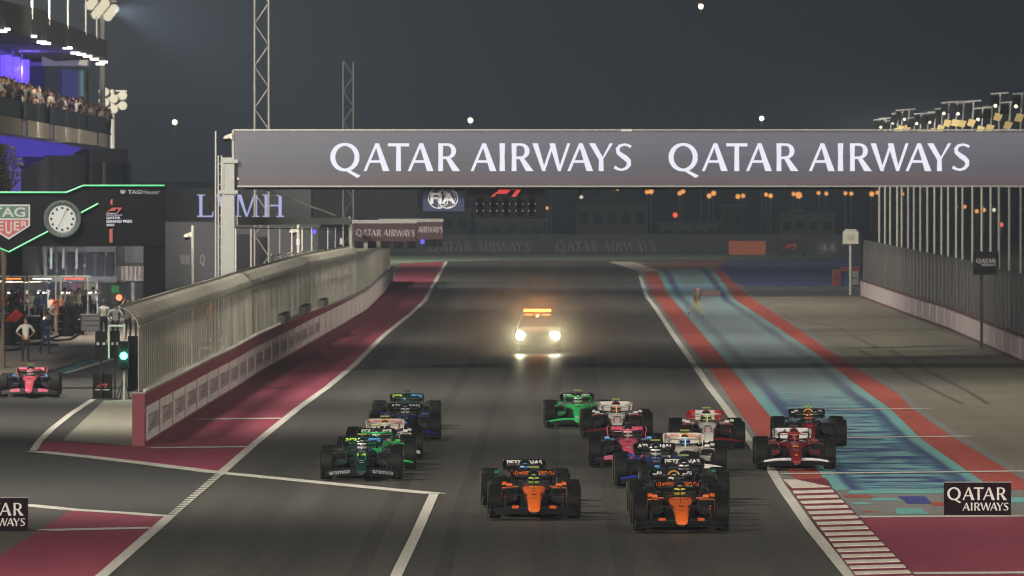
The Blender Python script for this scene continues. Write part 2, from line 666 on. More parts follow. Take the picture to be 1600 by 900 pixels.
# right-hand side
RED_A = [(1007, 425), (1016, 456), (1040, 488), (1067, 528), (1107, 573), (1149, 635), (1190, 690), (1232, 737), (1255, 766)]
RED_B = [(1027, 425), (1045, 461), (1075, 496), (1125, 555), (1160, 597), (1192, 637), (1243, 697), (1279, 737), (1301, 766)]
TEAL_B = [(1111, 417), (1133, 445), (1149, 469), (1187, 493), (1232, 523), (1293, 565), (1347, 608), (1389, 637), (1440, 687), (1517, 740), (1556, 766), (1620, 809)]
RED_C = [(1125, 417), (1149, 443), (1171, 464), (1213, 491), (1267, 528), (1333, 573), (1400, 613), (1423, 637), (1483, 680), (1567, 730), (1622, 766)]
GREY_C = [(x + 4 + (y - 417) * .05, y) for x, y in RED_C]
strip('runoff_grey', RIGHT, RED_A + [(1290, 812)], 812, 425, .006, M_grey, 40)
strip('runoff_red_strip', RED_A, RED_B, 766, 425, .0105, M_red, 40)
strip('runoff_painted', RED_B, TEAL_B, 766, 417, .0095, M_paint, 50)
strip('runoff_red_strip', TEAL_B, RED_C, 766, 417, .0115, M_red, 40)
strip('runoff_grey', RED_C, GREY_C, 766, 430, .0065, M_grey, 30)
strip('runoff_tan', GREY_C, [(1900, 766), (1640, 585), (1346, 464)], 766, 464, .0035, M_tan, 30)
# patchwork band before the maroon field
sheet('runoff_band', [(1290, 766), (1290, 812), (1800, 812), (1800, 764)], .0075, M_grey)
PB = [((1403, 1440, 776, 788), (1417, 1453), M_blue), ((1399, 1440, 795, 804), (1401, 1447), M_tealstrip), ((1320, 1350, 774, 778), (1318, 1363), M_red),
      ((1348, 1357, 799, 801), (1350, 1368), M_red), ((1364, 1400, 779, 783), (1362, 1404), M_tealstrip), ((1455, 1476, 785, 791), (1456, 1500), M_red),
      ((1330, 1356, 786, 789), (1333, 1362), M_tealstrip), ((1580, 1600, 778, 786), (1580, 1640), M_tealstrip), ((1330, 1420, 767, 772), (1322, 1520), M_tealstrip)]
M_patch_navy = ground_mat('navy_patch_paint', (.045, .055, .22), .7, .1)
M_patch_teal = ground_mat('teal_patch_paint', (.13, .36, .34), .7, .1)
for k, ((x0, x1, y0, y1), (a, c), mm) in enumerate(PB):
    mm = {M_blue: M_patch_navy, M_tealstrip: M_patch_teal}.get(mm, mm)
    sheet('runoff_patch', [(a, y1), (c + 4, y1), (c - 8, y0), (x0, y0)], .012 + .0003 * k, mm)
sheet('runoff_red_field', [(1338, 808), (1800, 806), (1900, 985), (1500, 985), (1424, 900)], .013, M_maroon)

# kerb: raised wedge with painted bars, each bar a slab of its own
KL = [(1224, 751), (1262, 803), (1332, 897), (1398, 985)]
KR = [(1290, 751), (1298, 765), (1338, 808), (1424, 898), (1506, 985)]
kl, kr = xy(KL), xy(KR)
kb = MB()
py = 751.0
ks = []
while py < 985:
    ks.append(py)
    py += 2 + (py - 751) * .004
for a, c in zip(ks, ks[1:]):
    P = [g(interp(kl, a), a), g(interp(kr, a), a), g(interp(kr, c), c), g(interp(kl, c), c)]
    top = [p + Vector((0, 0, h)) for p, h in zip(P, (.03, .06, .06, .03))]
    kb.face(top)
KM_red = ground_mat('kerb_red', (.17, .03, .045), .6, .12)
KM_white = ground_mat('kerb_white', (.60, .56, .50), .6, .12, (3, .2), .1)
kerb = struct(kb.build('kerb', KM_red, fix=True))
def kerb_bar(a, c, tri=False):
    b = MB()
    def P(t, py, h):
        x = interp(kl, py) + (interp(kr, py) - interp(kl, py)) * t
        p = g(x, py)
        p.z = .03 + .03 * t + h
        return p
    t1 = .97
    q = [(0.02, c), (t1, c), (t1, a), (0.02, a)] if not tri else [(0.06, c), (.98, c), (.30, a + 1), (0.0, a)]
    b.hexa([P(t, y, -.02) for t, y in q], [P(t, y, .012) for t, y in q])
    o = b.build('stripe', KM_white, kerb)
kerb_bar(751.5, 765, True)
yk = 769.5
while yk < 985:
    p = 8.0 + (yk - 770) * .008
    kerb_bar(yk, yk + p * .47)
    yk += p

# painted lines
line('edge_line', [(30, 1012)] + LEFT[1:3], .24, .018, M_white)
line('edge_line', LEFT[3:], .24, .018, M_white)
line('edge_line', RIGHT[:5], .24, .018, M_white)
line('edge_line', RIGHT[4:13], .24, .018, M_white)
sheet('far_kerb', [(950, 409), (1000, 425), (1032, 424), (1012, 414), (985, 409)], .019, M_pale)
line('pit_line', [(54, 706), (150, 716), (250, 728), (345, 740)], .62, .0205, M_white)
line('pit_line', [(348, 740), (460, 751), (560, 761), (680, 772.5)], .62, .0205, M_white)
line('pit_line', [(678, 773), (650, 836), (617, 905), (577, 990)], .22, .022, M_white)
line('pit_line', [(145, 625), (110, 648), (80, 672), (62, 690), (52, 705)], .20, .0225, M_white)
line('pit_line', [(36, 790), (113, 797.5), (200, 803), (262, 808)], .6, .0205, M_white)
line('pit_line', [(-40, 786), (36, 790)], .6, .0205, M_white)
line('grid_line', [(66, 830), (243, 826)], 1.0, .0235, M_white)
line('grid_line', [(308, 656), (444, 654.5)], 1.0, .0235, M_white)
line('grid_line', [(238, 701), (392, 699)], 1.0, .0235, M_white)
line('pit_lane_line', [(102, 584), (172, 563), (212, 549)], .25, .0215, M_white)
line('runoff_line', [(1222, 741.5), (1620, 737)], .85, .0235, M_white)
line('runoff_line', [(1300, 685), (1517, 682.5)], .75, .0235, M_white)
line('runoff_line', [(1296, 641), (1449, 639)], .75, .0235, M_white)
line('runoff_line', [(1340, 809), (1640, 807)], .95, .0235, M_white)
line('runoff_line', [(1424, 897.5), (1640, 896)], .95, .0235, M_white)
# dashes across the pit exit
for k in range(19):
    t = (k + .4) / 19
    x, y = 344 - 78 * t, 741.5 + 67 * t
    h = 1.6
    sheet('dash', [(x - 7.5, y + .1), (x + 6.5, y - .5), (x + 6.5 - h, y + h), (x - 7.5 - h, y + h)], .0245, M_white)
# rubber left on the run-off
for pts, w in (([(1268, 502), (1310, 512), (1343, 530), (1373, 545)], .16), ([(1343, 547), (1378, 565), (1420, 590), (1470, 615), (1505, 632)], .2),
               ([(1388, 546), (1420, 562), (1460, 585), (1510, 610), (1545, 632)], .2), ([(1298, 546), (1390, 543), (1482, 540)], 1.1)):
    line('tyre_mark', pts, w, .008, M_mark)
# far end of the straight
sheet('far_grass', [(600, 413), (690, 409), (800, 407), (950, 406.5), (1120, 406), (1345, 402), (1345, 397), (950, 397.5), (600, 399)], .021, M_green)
sheet('far_runoff', [(1124, 418), (1136, 408.5), (1345, 403), (1345, 447), (1168, 447), (1149, 443)], .0205, M_blue)
sheet('far_runoff', [(1000, 413), (1100, 407), (1136, 408.5), (1124, 418), (1030, 423)], .0195, ground_mat('dull_red', (.16, .07, .06), .8))

# darker rubbered lines along the straight
M_rub = ground_mat('rubbered_line', (.060, .057, .051), .5, .25, (1.5, .012), .2, .4)
lp_, rp_ = xy(LEFT), xy(RIGHT)
for t_, w_ in ((.34, .34), (.455, .30), (.60, .36), (.70, .32)):
    pts_ = [(interp(lp_, y_) + (interp(rp_, y_) - interp(lp_, y_)) * t_, y_) for y_ in rows(980, 430, 24)]
    line('tyre_mark', pts_, w_, .0105, M_rub)

# ------------------------------------------------------------------ metals and boards
M_steel = mat('galvanised_steel', (.30, .30, .29), .5, .5)
M_pale_steel = mat('pale_steel', (.52, .51, .46), .5, .3)
M_dark = mat('black_metal', (.012, .012, .013), .5, .2)
M_black = mat('black_plastic', (.005, .005, .006), .65, spec=.2)
M_maroonb = mat('maroon_board', (.014, .004, .008), .85, spec=.15)
M_maroonw = mat('maroon_wall', (.20, .035, .055), .65, scale=.7, vary=.2)
M_boardw = mat('white_board', (.66, .61, .58), .7, vary=.18, scale=1.2)
M_ink = mat('white_print', (.75, .72, .72), .6)
M_inkm = mat('maroon_print', (.16, .035, .06), .7)
M_concw = mat('wall_concrete', (.30, .29, .26), .85, scale=1.5)
M_cream = mat('cream_plastic', (.46, .44, .38), .6)
M_glass = mat('dark_glass', (.012, .014, .02), .12, .0)
M_tyre = mat('rubber', (.0045, .0045, .0047), .62, vary=.2, spec=.22)

def wire_mat(name, col, alpha, sc):
    """fine wire netting: the weave is far below a pixel, so an even coverage with uneven tone"""
    m, nt, b = _new(name)
    L = nt.links.new
    tcn = nt.nodes.new('ShaderNodeTexCoord')
    mp = nt.nodes.new('ShaderNodeMapping')
    mp.inputs['Scale'].default_value = sc
    nz = nt.nodes.new('ShaderNodeTexNoise')
    nz.inputs['Scale'].default_value = 1
    nz.inputs['Detail'].default_value = 5
    L(tcn.outputs['Object'], mp.inputs['Vector'])
    L(mp.outputs[0], nz.inputs['Vector'])
    r = nt.nodes.new('ShaderNodeMapRange')
    r.inputs['From Min'].default_value = .3
    r.inputs['From Max'].default_value = .7
    r.inputs['To Min'].default_value = alpha - .18
    r.inputs['To Max'].default_value = min(1, alpha + .18)
    L(nz.outputs['Fac'], r.inputs['Value'])
    L(r.outputs[0], b.inputs['Alpha'])
    b.inputs['Base Color'].default_value = (*col, 1)
    b.inputs['Roughness'].default_value = .6
    b.inputs['Metallic'].default_value = .2
    MATS[name] = m
    return m

M_net = wire_mat('pit_netting', (.22, .213, .178), .62, (3, .35, .3))
M_net_r = wire_mat('far_netting', (.10, .10, .095), .84, (1, .2, .2))

# ------------------------------------------------------------------ pit wall with debris fence
WW = sorted(((g(x, y).y, g(x, y).x) for x, y in WALL))
Y0, Y1 = WW[0][0], WW[-1][0]
def wx(Y):
    return interp(WW, Y)
pw = thing('pit_wall', 'long maroon pit wall with white sponsor boards beside the left of the track', 'wall', (wx(Y0), Y0, 0))
TH = .34
b = MB()
N = 40
ys = [Y0 + (Y1 - Y0) * i / N for i in range(N + 1)]
def wall_top(Y):
    return 1.42 if Y < 400 else max(1.10, 1.42 - (Y - 400) * .0035)
for a, c in zip(ys, ys[1:]):
    b.hexa([(wx(a) - TH, a, 0), (wx(a), a, 0), (wx(c), c, 0), (wx(c) - TH, c, 0)],
           [(wx(a) - TH, a, wall_top(a)), (wx(a), a, wall_top(a)), (wx(c), c, wall_top(c)), (wx(c) - TH, c, wall_top(c))])
b.build('wall_body', M_maroonw, pw)
b = MB()
for a, c in zip(ys, ys[1:]):
    b.hexa([(wx(a) - TH - .02, a, wall_top(a) + .003), (wx(a) + .02, a, wall_top(a) + .003), (wx(c) + .02, c, wall_top(c) + .003), (wx(c) - TH - .02, c, wall_top(c) + .003)],
           [(wx(a) - TH - .02, a, wall_top(a) + .05), (wx(a) + .02, a, wall_top(a) + .05), (wx(c) + .02, c, wall_top(c) + .05), (wx(c) - TH - .02, c, wall_top(c) + .05)])
b.build('coping', M_concw, pw)
lm = one_line(.46)
BL = 8.6
k = 0
Y = Y0 + .6
while Y + BL < Y1:
    a, c = Y, Y + BL - .9
    b = MB()
    b.hexa([(wx(a) + .004, a, .12), (wx(a) + .03, a, .12), (wx(c) + .03, c, .12), (wx(c) + .004, c, .12)],
           [(wx(a) + .004, a, 1.06), (wx(a) + .03, a, 1.06), (wx(c) + .03, c, 1.06), (wx(c) + .004, c, 1.06)])
    bo = b.build('sponsor_board', M_boardw, pw)
    if Y < 420:
        ang = math.atan2(c - a, wx(c) - wx(a))
        o = inst('lettering', lm, M_inkm, bo, Vector((wx(a) + .055, a + .8, .36)) - root_loc(pw), (0, 0, ang), (1.28, 1, 1))
    Y += BL
    k += 1

def Dwall(px, off):
    """distance at which the sight line of column px passes off metres behind the pit wall"""
    D = 300.0
    for _ in range(60):
        D += .5 * ((wx(min(D, Y1)) - off) / ((px - 800) / F) - D)
    return D
pf = thing('debris_fence', 'tall wire debris fence with curved top along the pit wall', 'fence', (wx(Y0) - .17, Y0, 1.4))
def fence_profile(Y):
    x = wx(Y) - .17
    t = wall_top(Y) + .05
    k = 1.0 if Y < 420 else max(.80, 1 - (Y - 420) * .0009)
    return [Vector((x, Y, t)), Vector((x, Y, 3.25 * k)), Vector((x - .08, Y, 3.47 * k)), Vector((x - .28, Y, 3.68 * k)), Vector((x - .52, Y, 3.77 * k))]
PS = 1.3
Y = Y0 + .15
M_post = mat('fence_post', (.27, .26, .22), .5, .3)
nets = []
while Y < Y1 - 2:
    pr = fence_profile(Y)
    b = MB()
    for p, q in zip(pr, pr[1:]):
        b.bar(p, q, .035, .035)
    b.build('post', M_post, pf)
    p2 = fence_profile(min(Y + PS, Y1))
    b = MB()
    for i in range(len(pr) - 1):
        b.face([pr[i], p2[i], p2[i + 1], pr[i + 1]])
    b.build('mesh_panel', M_net, pf, fix=False)
    Y += PS
b = MB()
for a, c in zip(ys, ys[1:]):
    for i, r in ((1, .035), (4, .04)):
        b.bar(fence_profile(a)[i], fence_profile(c)[i], r * 2)
b.build('rail', M_post, pf)
b = MB()
for i in range(150):
    Yc = Y0 + .3 + i * .8
    if Yc > 380:
        break
    b.box((wx(Yc) - .02, Yc, 1.50), (.06, .16, .09))
o = b.build('clamp_row', M_pale_steel, pf)
o['kind'] = 'stuff'

# equipment hung along the far part of the pit wall
for (px, y0, y1, w, lab) in ((445, 478, 512, 34, 'grey equipment cabinet behind the pit wall, nearest of the three'), (478, 468, 497, 24, 'grey equipment cabinet behind the pit wall, middle of the three'), (506, 456, 483, 30, 'grey equipment cabinet behind the pit wall, farthest of the three')):
    Yc = 15000 * 7.5 / (interp(sorted((x, y) for x, y in WALL), px) - 265)
    p0 = at(px, y1, Yc)
    t = thing('equipment_cabinet', lab, 'cabinet', (wx(Yc) - .05, Yc, wall_top(Yc) + .06), group='cabinets on the pit wall')
    s_ = Yc / F
    hh = (y1 - y0) * s_ * .55
    bb = MB()
    bb.box((0, 0, hh * .35), (.3, 9, hh * .7))
    bb.build('casing', mat('dull_grey_metal', (.17, .17, .155), .7, .1), t, world=False)
    for q in range(4):
        MB().box((.17, -3.3 + q * 2.2, hh * .38), (.03, 1.2, hh * .55)).build('door', mat('cabinet_door', (.17, .17, .16), .6, .2), t, world=False)
    MB().box((0, 1, hh * .73), (.26, 8, hh * .04)).build('lid', M_dark, t, world=False)
Yc = 15000 * 7.5 / (486 - 265)
t = thing('distance_board', 'upright white board with three dark rings on the far pit fence', 'sign', (wx(590) - .1, 590, 1.3))
pp = at(582, 424, 590); pq = at(582, 392, 590)
bb = MB(); bb.box((pp.x - t.location.x, 0, (pp.z + pq.z) / 2 - 1.3), (.48, .08, pq.z - pp.z)); bb.build('panel', M_boardw, t, world=False)
for i in range(3):
    bb = MB(); zc = pp.z + (pq.z - pp.z) * (i + .5) / 3 - 1.3
    bb.lathe([(-.05, .10), (-.05, .17), (-.047, .17), (-.047, .10), (-.05, .10)], (pp.x - t.location.x, 0, zc), 'y', 16); bb.build('ring', M_dark, t, world=False)

# ------------------------------------------------------------------ right-hand wall and its fence
RW = [(1345, 464), (1422, 493), (1481, 514), (1544, 542), (1600, 567), (1680, 604)]
RY = sorted(((g(x, y).y, g(x, y).x) for x, y in RW))
def rx(Y):
    return interp(RY, Y)
RY0, RY1 = 318.0, RY[-1][0]
rwl = thing('barrier_wall', 'low concrete wall with pinkish boards at the right of the run-off', 'wall', (rx(RY1), RY1, 0))
ysr = [RY0 + (RY1 - RY0) * i / 24 for i in range(25)]
b = MB()
for a, c in zip(ysr, ysr[1:]):
    b.hexa([(rx(a), a, 0), (rx(a) + .4, a, 0), (rx(c) + .4, c, 0), (rx(c), c, 0)], [(rx(a), a, 1.0), (rx(a) + .4, a, 1.0), (rx(c) + .4, c, 1.0), (rx(c), c, 1.0)])
b.build('wall_body', mat('dark_maroon_wall', (.10, .04, .045), .7), rwl)
Y = RY1 - .3
M_boardr = mat('pink_board', (.40, .345, .345), .7, vary=.16, scale=.9)
while Y - 8 > RY0:
    a, c = Y - 7.4, Y
    b = MB()
    b.hexa([(rx(a) - .03, a, .10), (rx(a) - .004, a, .10), (rx(c) - .004, c, .10), (rx(c) - .03, c, .10)], [(rx(a) - .03, a, .93), (rx(a) - .004, a, .93), (rx(c) - .004, c, .93), (rx(c) - .03, c, .93)])
    b.build('sponsor_board', M_boardr, rwl)
    Y -= 7.9
rf = thing('catch_fence', 'tall dark mesh catch fence above the right-hand wall', 'fence', (rx(RY1) + .2, RY1, 1.0))
Y = RY1
while Y - 4 > RY0:
    b = MB()
    b.bar((rx(Y) + .2, Y, 1.0), (rx(Y) + .2, Y, 3.3), .08)
    b.build('post', mat('fence_post_dark', (.09, .09, .085), .6, .3), rf)
    b = MB()
    a, c = Y - 4, Y
    b.face([(rx(a) + .2, a, 1.0), (rx(c) + .2, c, 1.0), (rx(c) + .2, c, 3.3), (rx(a) + .2, a, 3.3)])
    b.build('mesh_panel', M_net_r, rf, fix=False)
    Y -= 4
b = MB()
for a, c in zip(ysr, ysr[1:]):
    b.bar((rx(a) + .2, a, 3.33), (rx(c) + .2, c, 3.33), .09)
b.build('rail', mat('fence_post_dark', (.09, .09, .085)), rf)

# ------------------------------------------------------------------ row of lamp posts with tilted reflectors
M_refl = mat('yellow_reflector', (.80, .62, .26), .5)
M_lens = emit('lamp_lens', (1.0, .88, .62), 2.5)
PX = [1374, 1383, 1391, 1402, 1409, 1419, 1428, 1438, 1449, 1460, 1471, 1481.5, 1494, 1504, 1519.5, 1534, 1548, 1561, 1577, 1595]
wl = sorted((x, y) for x, y in RW)
PY_ = [F * 7.5 / (interp(wl, x - 22) - 265) for x in PX]
posts = [( (x - 800) / F * Yp, Yp, True) for x, Yp in zip(PX, PY_)]
posts += [(22.5, Yp, False) for Yp in range(328, 60, -11)]
def post_mesh():
    parts = {}
    parts['pole'] = MB().tube([(0, 0, 0), (0, 0, 9.75)], [.06, .05], 8).mesh('pole', True)
    parts['reflector'] = MB().hexa([(-.26, -.05, 9.42), (.03, -.20, 9.36), (.05, -.16, 9.36), (-.24, -.01, 9.42)], [(-.16, -.05, 9.72), (.16, -.20, 9.66), (.18, -.16, 9.66), (-.14, -.01, 9.72)]).mesh('reflector')
    parts['arm'] = MB().bar((0, 0, 9.7), (.05, 0, 10.5), .07).bar((-.35, 0, 10.5), (.4, 0, 10.55), .06).mesh('arm')
    parts['fixture'] = MB().hexa([(-.38, -.3, 10.0), (-.06, -.3, 10.0), (-.06, .3, 10.0), (-.38, .3, 10.0)], [(-.28, -.22, 10.4), (-.02, -.22, 10.4), (-.02, .22, 10.4), (-.28, .22, 10.4)]).mesh('fixture')
    parts['lens'] = MB().lathe([(0, 0.001), (0, .075), (-.04, .07), (-.05, .001)], (-.22, -.3, 10.0), 'y', 10).mesh('lens')
    return parts
PP = post_mesh()
ORD = ['farthest', 'second', 'third', 'fourth', 'fifth', 'sixth', 'seventh', 'eighth', 'ninth', 'tenth', 'eleventh', 'twelfth', 'thirteenth', 'fourteenth', 'fifteenth', 'sixteenth', 'seventeenth', 'eighteenth', 'nineteenth', 'nearest in view']
def add_light(name, kind, loc, energy, col, parent, target=None, **kw):
    ld = bpy.data.lights.new(name, kind)
    ld.energy = energy
    ld.color = col
    for k_, v_ in kw.items():
        setattr(ld, k_, v_)
    lo = bpy.data.objects.new(name, ld)
    COL.objects.link(lo)
    lo.parent = parent
    lo.location = Vector(loc) - (root_loc(parent) if parent else Vector())
    if target is not None:
        lo.rotation_euler = (Vector(target) - Vector(loc)).to_track_quat('-Z', 'Y').to_euler()
    return lo
for i, (x, Yp, seen) in enumerate(posts):
    lab = ('%s lamp post with yellow reflector in the row behind the right-hand fence' % ORD[i]) if seen else 'lamp post with yellow reflector in the row nearer than the big overhead screen'
    t = thing('lamp_post', lab, 'lamp post', (x, Yp, 0), group='lamp posts behind the right-hand fence')
    sc_ = random.uniform(.97, 1.03)
    for nm, m_ in (('pole', mat('post_steel', (.36, .35, .31), .55, .2)), ('reflector', M_refl), ('arm', M_steel), ('fixture', M_black), ('lens', M_lens)):
        if nm == 'lens' and i % 2 == 0 and seen:
            continue
        o = inst(nm, PP[nm], m_, t, rot=(0, 0, random.uniform(-.15, .15)), scl=(1, 1, sc_))
    if True:
        lx, lz = x - 1.3, 10.2
        add_light('flood', 'SPOT', (lx, Yp - .4, lz), RIGHT_W, (1.0, .92, .78), t, (lx - 20, Yp + 16, 0), spot_size=math.radians(150), spot_blend=1.0, shadow_soft_size=.12 if seen else 1.6)
# tall masts on the pit side (their heads stand above the picture)
for i, (x, Yp, hgt) in enumerate(((-23, 45, 22), (-23, 95, 22), (-23, 155, 22), (-23, 215, 22), (-23, 280, 22), (-23, 318, 22), (-23, 420, 22), (-42, 520, 26), (-44, 640, 28), (-46, 760, 30))):
    t = thing('floodlight_mast', 'tall floodlight mast on the pit side, head above the picture', 'light mast', (x, Yp, 0), group='floodlight masts on the pit side')
    MB().tube([(0, 0, 0), (0, 0, hgt)], [.28, .14], 10).build('pole', M_steel, t, True, False)
    MB().box((0, 0, hgt), (.2, 3.2, .12)).build('crossarm', M_steel, t, world=False)
    for q in range(4):
        fx = MB().hexa([(.1, -1.45 + q * .8, hgt - .2), (.5, -1.45 + q * .8, hgt - .35), (.5, -.95 + q * .8, hgt - .35), (.1, -.95 + q * .8, hgt - .2)], [(.1, -1.45 + q * .8, hgt + .3), (.5, -1.45 + q * .8, hgt + .2), (.5, -.95 + q * .8, hgt + .2), (.1, -.95 + q * .8, hgt + .3)]).build('lamp_head', M_dark, t, world=False)
    add_light('flood', 'SPOT', (x + .9, Yp, hgt - .1), LEFT_W * (1 if i < 7 else 3.2), (1.0, .92, .78), t, (x + 26, Yp + 24, 0), spot_size=math.radians(150), spot_blend=1.0, shadow_soft_size=2.2)
    if i in (5, 6):  # fill lamps added to brighten the pit lane and the tower
        add_light('added_pit_fill', 'SPOT', (x - .6, Yp - .6, hgt - .1), 60000, (1.0, .92, .78), t, (x - 3, Yp + 90, 8), spot_size=math.radians(60), spot_blend=1.0, shadow_soft_size=1.0)
        add_light('added_pit_fill', 'SPOT', (x - .6, Yp, hgt - .1), 70000, (1.0, .92, .78), t, (x - 3, Yp + 50, 0), spot_size=math.radians(110), spot_blend=1.0, shadow_soft_size=1.0)

# ------------------------------------------------------------------ overhead start gantry
SG = 43.0
DG = F / SG
def gz(py, s=SG):
    return 7.5 - (py - 265) / s
def gx(px, s=SG):
    return (px - 800) / s
ga = thing('start_gantry', 'wide grey overhead gantry with a lit screen spanning the track', 'gantry', (gx(357), DG, 0))
MG = mat('gantry_grey', (.25, .255, .25), .55, .3)
MB().box((gx(357), DG, gz(246) / 2), (.44, .5, gz(246))).box((gx(357), DG, gz(300)), (.7, .56, .12)).box((gx(357), DG, .08), (.9, .9, .16)).build('leg', MG, ga)
MB().box((gx(1720), DG, gz(205) / 2), (.5, .5, gz(205))).box((gx(1720), DG, .08), (.9, .9, .16)).build('leg', MG, ga)
MB().box(((gx(366) + gx(1725)) / 2, DG + .75, (gz(205) + gz(288)) / 2), (gx(1725) - gx(366), 1.3, gz(205) - gz(288))).build('truss_casing', mat('casing_grey', (.09, .09, .10), .6), ga)
MB().box(((gx(380) + gx(1367)) / 2, DG + .9, gz(293)), (gx(1367) - gx(380), .9, .15)).build('lower_beam', M_black, ga)
MB().box(((gx(370) + gx(1725)) / 2, DG + .04, gz(291)), (gx(1725) - gx(370), .1, .06)).build('sill', MG, ga)
b = MB()
b.bar((gx(364), DG + .3, gz(203)), (gx(1725), DG + .3, gz(203)), .05)
for i in range(24):
    x = gx(364) + i * 1.32
    b.bar((x, DG + .3, gz(206)), (x, DG + .3, gz(203)), .03)
b.build('handrail', M_steel, ga)
MB().box((gx(364), DG + .35, (gz(203) + gz(290)) / 2), (.08, .6, gz(203) - gz(290))).build('end_frame', MG, ga)
b = MB()
for py in (252, 300):
    b.bar((gx(349), DG - .26, gz(py)), (gx(372), DG - .26, gz(py)), .13)
b.bar((gx(349), DG - .26, gz(247)), (gx(349), DG - .26, gz(300)), .06)
b.build('bracket', MG, ga)
# ladder
b = MB()
for px in (341, 346):
    b.bar((gx(px), DG, .0), (gx(px), DG, gz(243)), .04)
for k in range(20):
    b.bar((gx(341), DG, .5 + k * .38), (gx(346), DG, .5 + k * .38), .025)
b.build('ladder', M_steel, ga)
# lit screen
def screen_mat():
    m, nt, bb = _new('lit_screen')
    L = nt.links.new
    geo = nt.nodes.new('ShaderNodeNewGeometry')
    sp = nt.nodes.new('ShaderNodeSeparateXYZ')
    L(geo.outputs['Position'], sp.inputs[0])
    nz = nt.nodes.new('ShaderNodeTexNoise')
    nz.noise_dimensions = '1D'
    nz.inputs['Scale'].default_value = .16
    nz.inputs['Detail'].default_value = 0
    L(sp.outputs['X'], nz.inputs['W'])
    add = nt.nodes.new('ShaderNodeMath')
    add.operation = 'MULTIPLY_ADD'
    L(nz.outputs['Fac'], add.inputs[0])
    add.inputs[1].default_value = .5
    L(sp.outputs['Z'], add.inputs[2])
    mr = nt.nodes.new('ShaderNodeMapRange')
    mr.inputs['From Min'].default_value = gz(290) + .25
    mr.inputs['From Max'].default_value = gz(207) + .25
    L(add.outputs[0], mr.inputs['Value'])
    rp = nt.nodes.new('ShaderNodeValToRGB')
    rp.color_ramp.interpolation = 'CONSTANT'
    el = rp.color_ramp.elements
    cs = [(0, (.070, .042, .054)), (.08, (.085, .053, .066)), (.19, (.070, .066, .084)), (.40, (.083, .080, .103)), (.60, (.100, .097, .125)), (.80, (.112, .108, .137))]
    el[0].color = (*cs[0][1], 1)
    el[1].position, el[1].color = cs[1][0], (*cs[1][1], 1)
    for p, c in cs[2:]:
        q = el.new(p)
        q.color = (*c, 1)
    L(mr.outputs[0], rp.inputs[0])
    L(rp.outputs[0], bb.inputs['Emission Color'])
    bb.inputs['Emission Strength'].default_value = 1.0
    bb.inputs['Base Color'].default_value = (.03, .03, .035, 1)
    bb.inputs['Roughness'].default_value = .6
    return m
scr = MB().box(((gx(372) + gx(1720)) / 2, DG + .03, (gz(207) + gz(289.5)) / 2), (gx(1720) - gx(372), .06, gz(207) - gz(289.5))).build('screen', screen_mat(), ga)
M_led = emit('white_led', (.86, .87, 1.0), 1.05)
qm = one_line(1.0)
for px in (517, 1045.5):
    inst('lettering', qm, M_led, scr, Vector((gx(px), DG - .02, gz(267.3))) - root_loc(scr), scl=(1.0 * (470.5 / 470), 1, 1.01))
b = MB(); b.box((gx(979), DG + .3, gz(206.5)), (.4, .2, .22)); b.build('junction_box', M_pale_steel, ga)

def dome(name, px, py, s, lab, side=1, pole=None, D=None):
    Dd = F / s
    p = at(px, py, Dd)
    t = thing(name, lab, 'camera', tuple(p) if pole is None else (at(px + side * 9, py, Dd).x, Dd, 0))
    r = 5.0 / s
    b = MB(); b.lathe([(.9 * r, .001), (.85 * r, .6 * r), (.3 * r, r), (-.1 * r, r), (-.1 * r, .95 * r)], p, 'z', 14); b.build('housing', M_cream, t, True)
    b = MB(); b.lathe([(-.1 * r, .9 * r), (-.6 * r, .75 * r), (-1.0 * r, .4 * r), (-1.1 * r, .001)], p, 'z', 14); b.build('lens_dome', M_black, t, True)
    q = p + Vector((side * 9 / s, 0, 3 / s))
    MB().hexa([p + Vector((0, -.04, .7 * r)), q + Vector((0, -.06, -.12)), q + Vector((0, .06, -.12)), p + Vector((0, .04, .7 * r))],
              [p + Vector((0, -.04, 1.0 * r)), q + Vector((0, -.06, .12)), q + Vector((0, .06, .12)), p + Vector((0, .04, 1.0 * r))]).build('arm', M_cream, t)
    if pole is not None:
        MB().tube([(q.x, Dd, 0), (q.x, Dd, at(px, pole, Dd).z)], 2.2 / s, 8).build('pole', M_pale_steel, t, True)
    return t
dome('dome_camera', 354, 216, SG, 'cream dome camera on the top left corner of the overhead screen', 1)
dome('dome_camera', 292, 370, F / Dwall(301, 1.5), 'cream dome camera on a pole beside the black clock arch', 1, 352)
dome('dome_camera', 457, 363, F / Dwall(466, 1.5), 'cream dome camera on a thin pole under the grey boom', 1, 345)
t = thing('thin_pole', 'thin grey pole rising left of the overhead screen', 'pole', (gx(336.5), DG + .4, 0))
MB().tube([(gx(336.5), DG + .4, 0), (gx(336.5), DG + .4, gz(205))], [.05, .035], 6).build('shaft', M_steel, t)
MB().box((gx(336.5), DG + .4, .05), (.3, .3, .1)).build('base', M_steel, t)

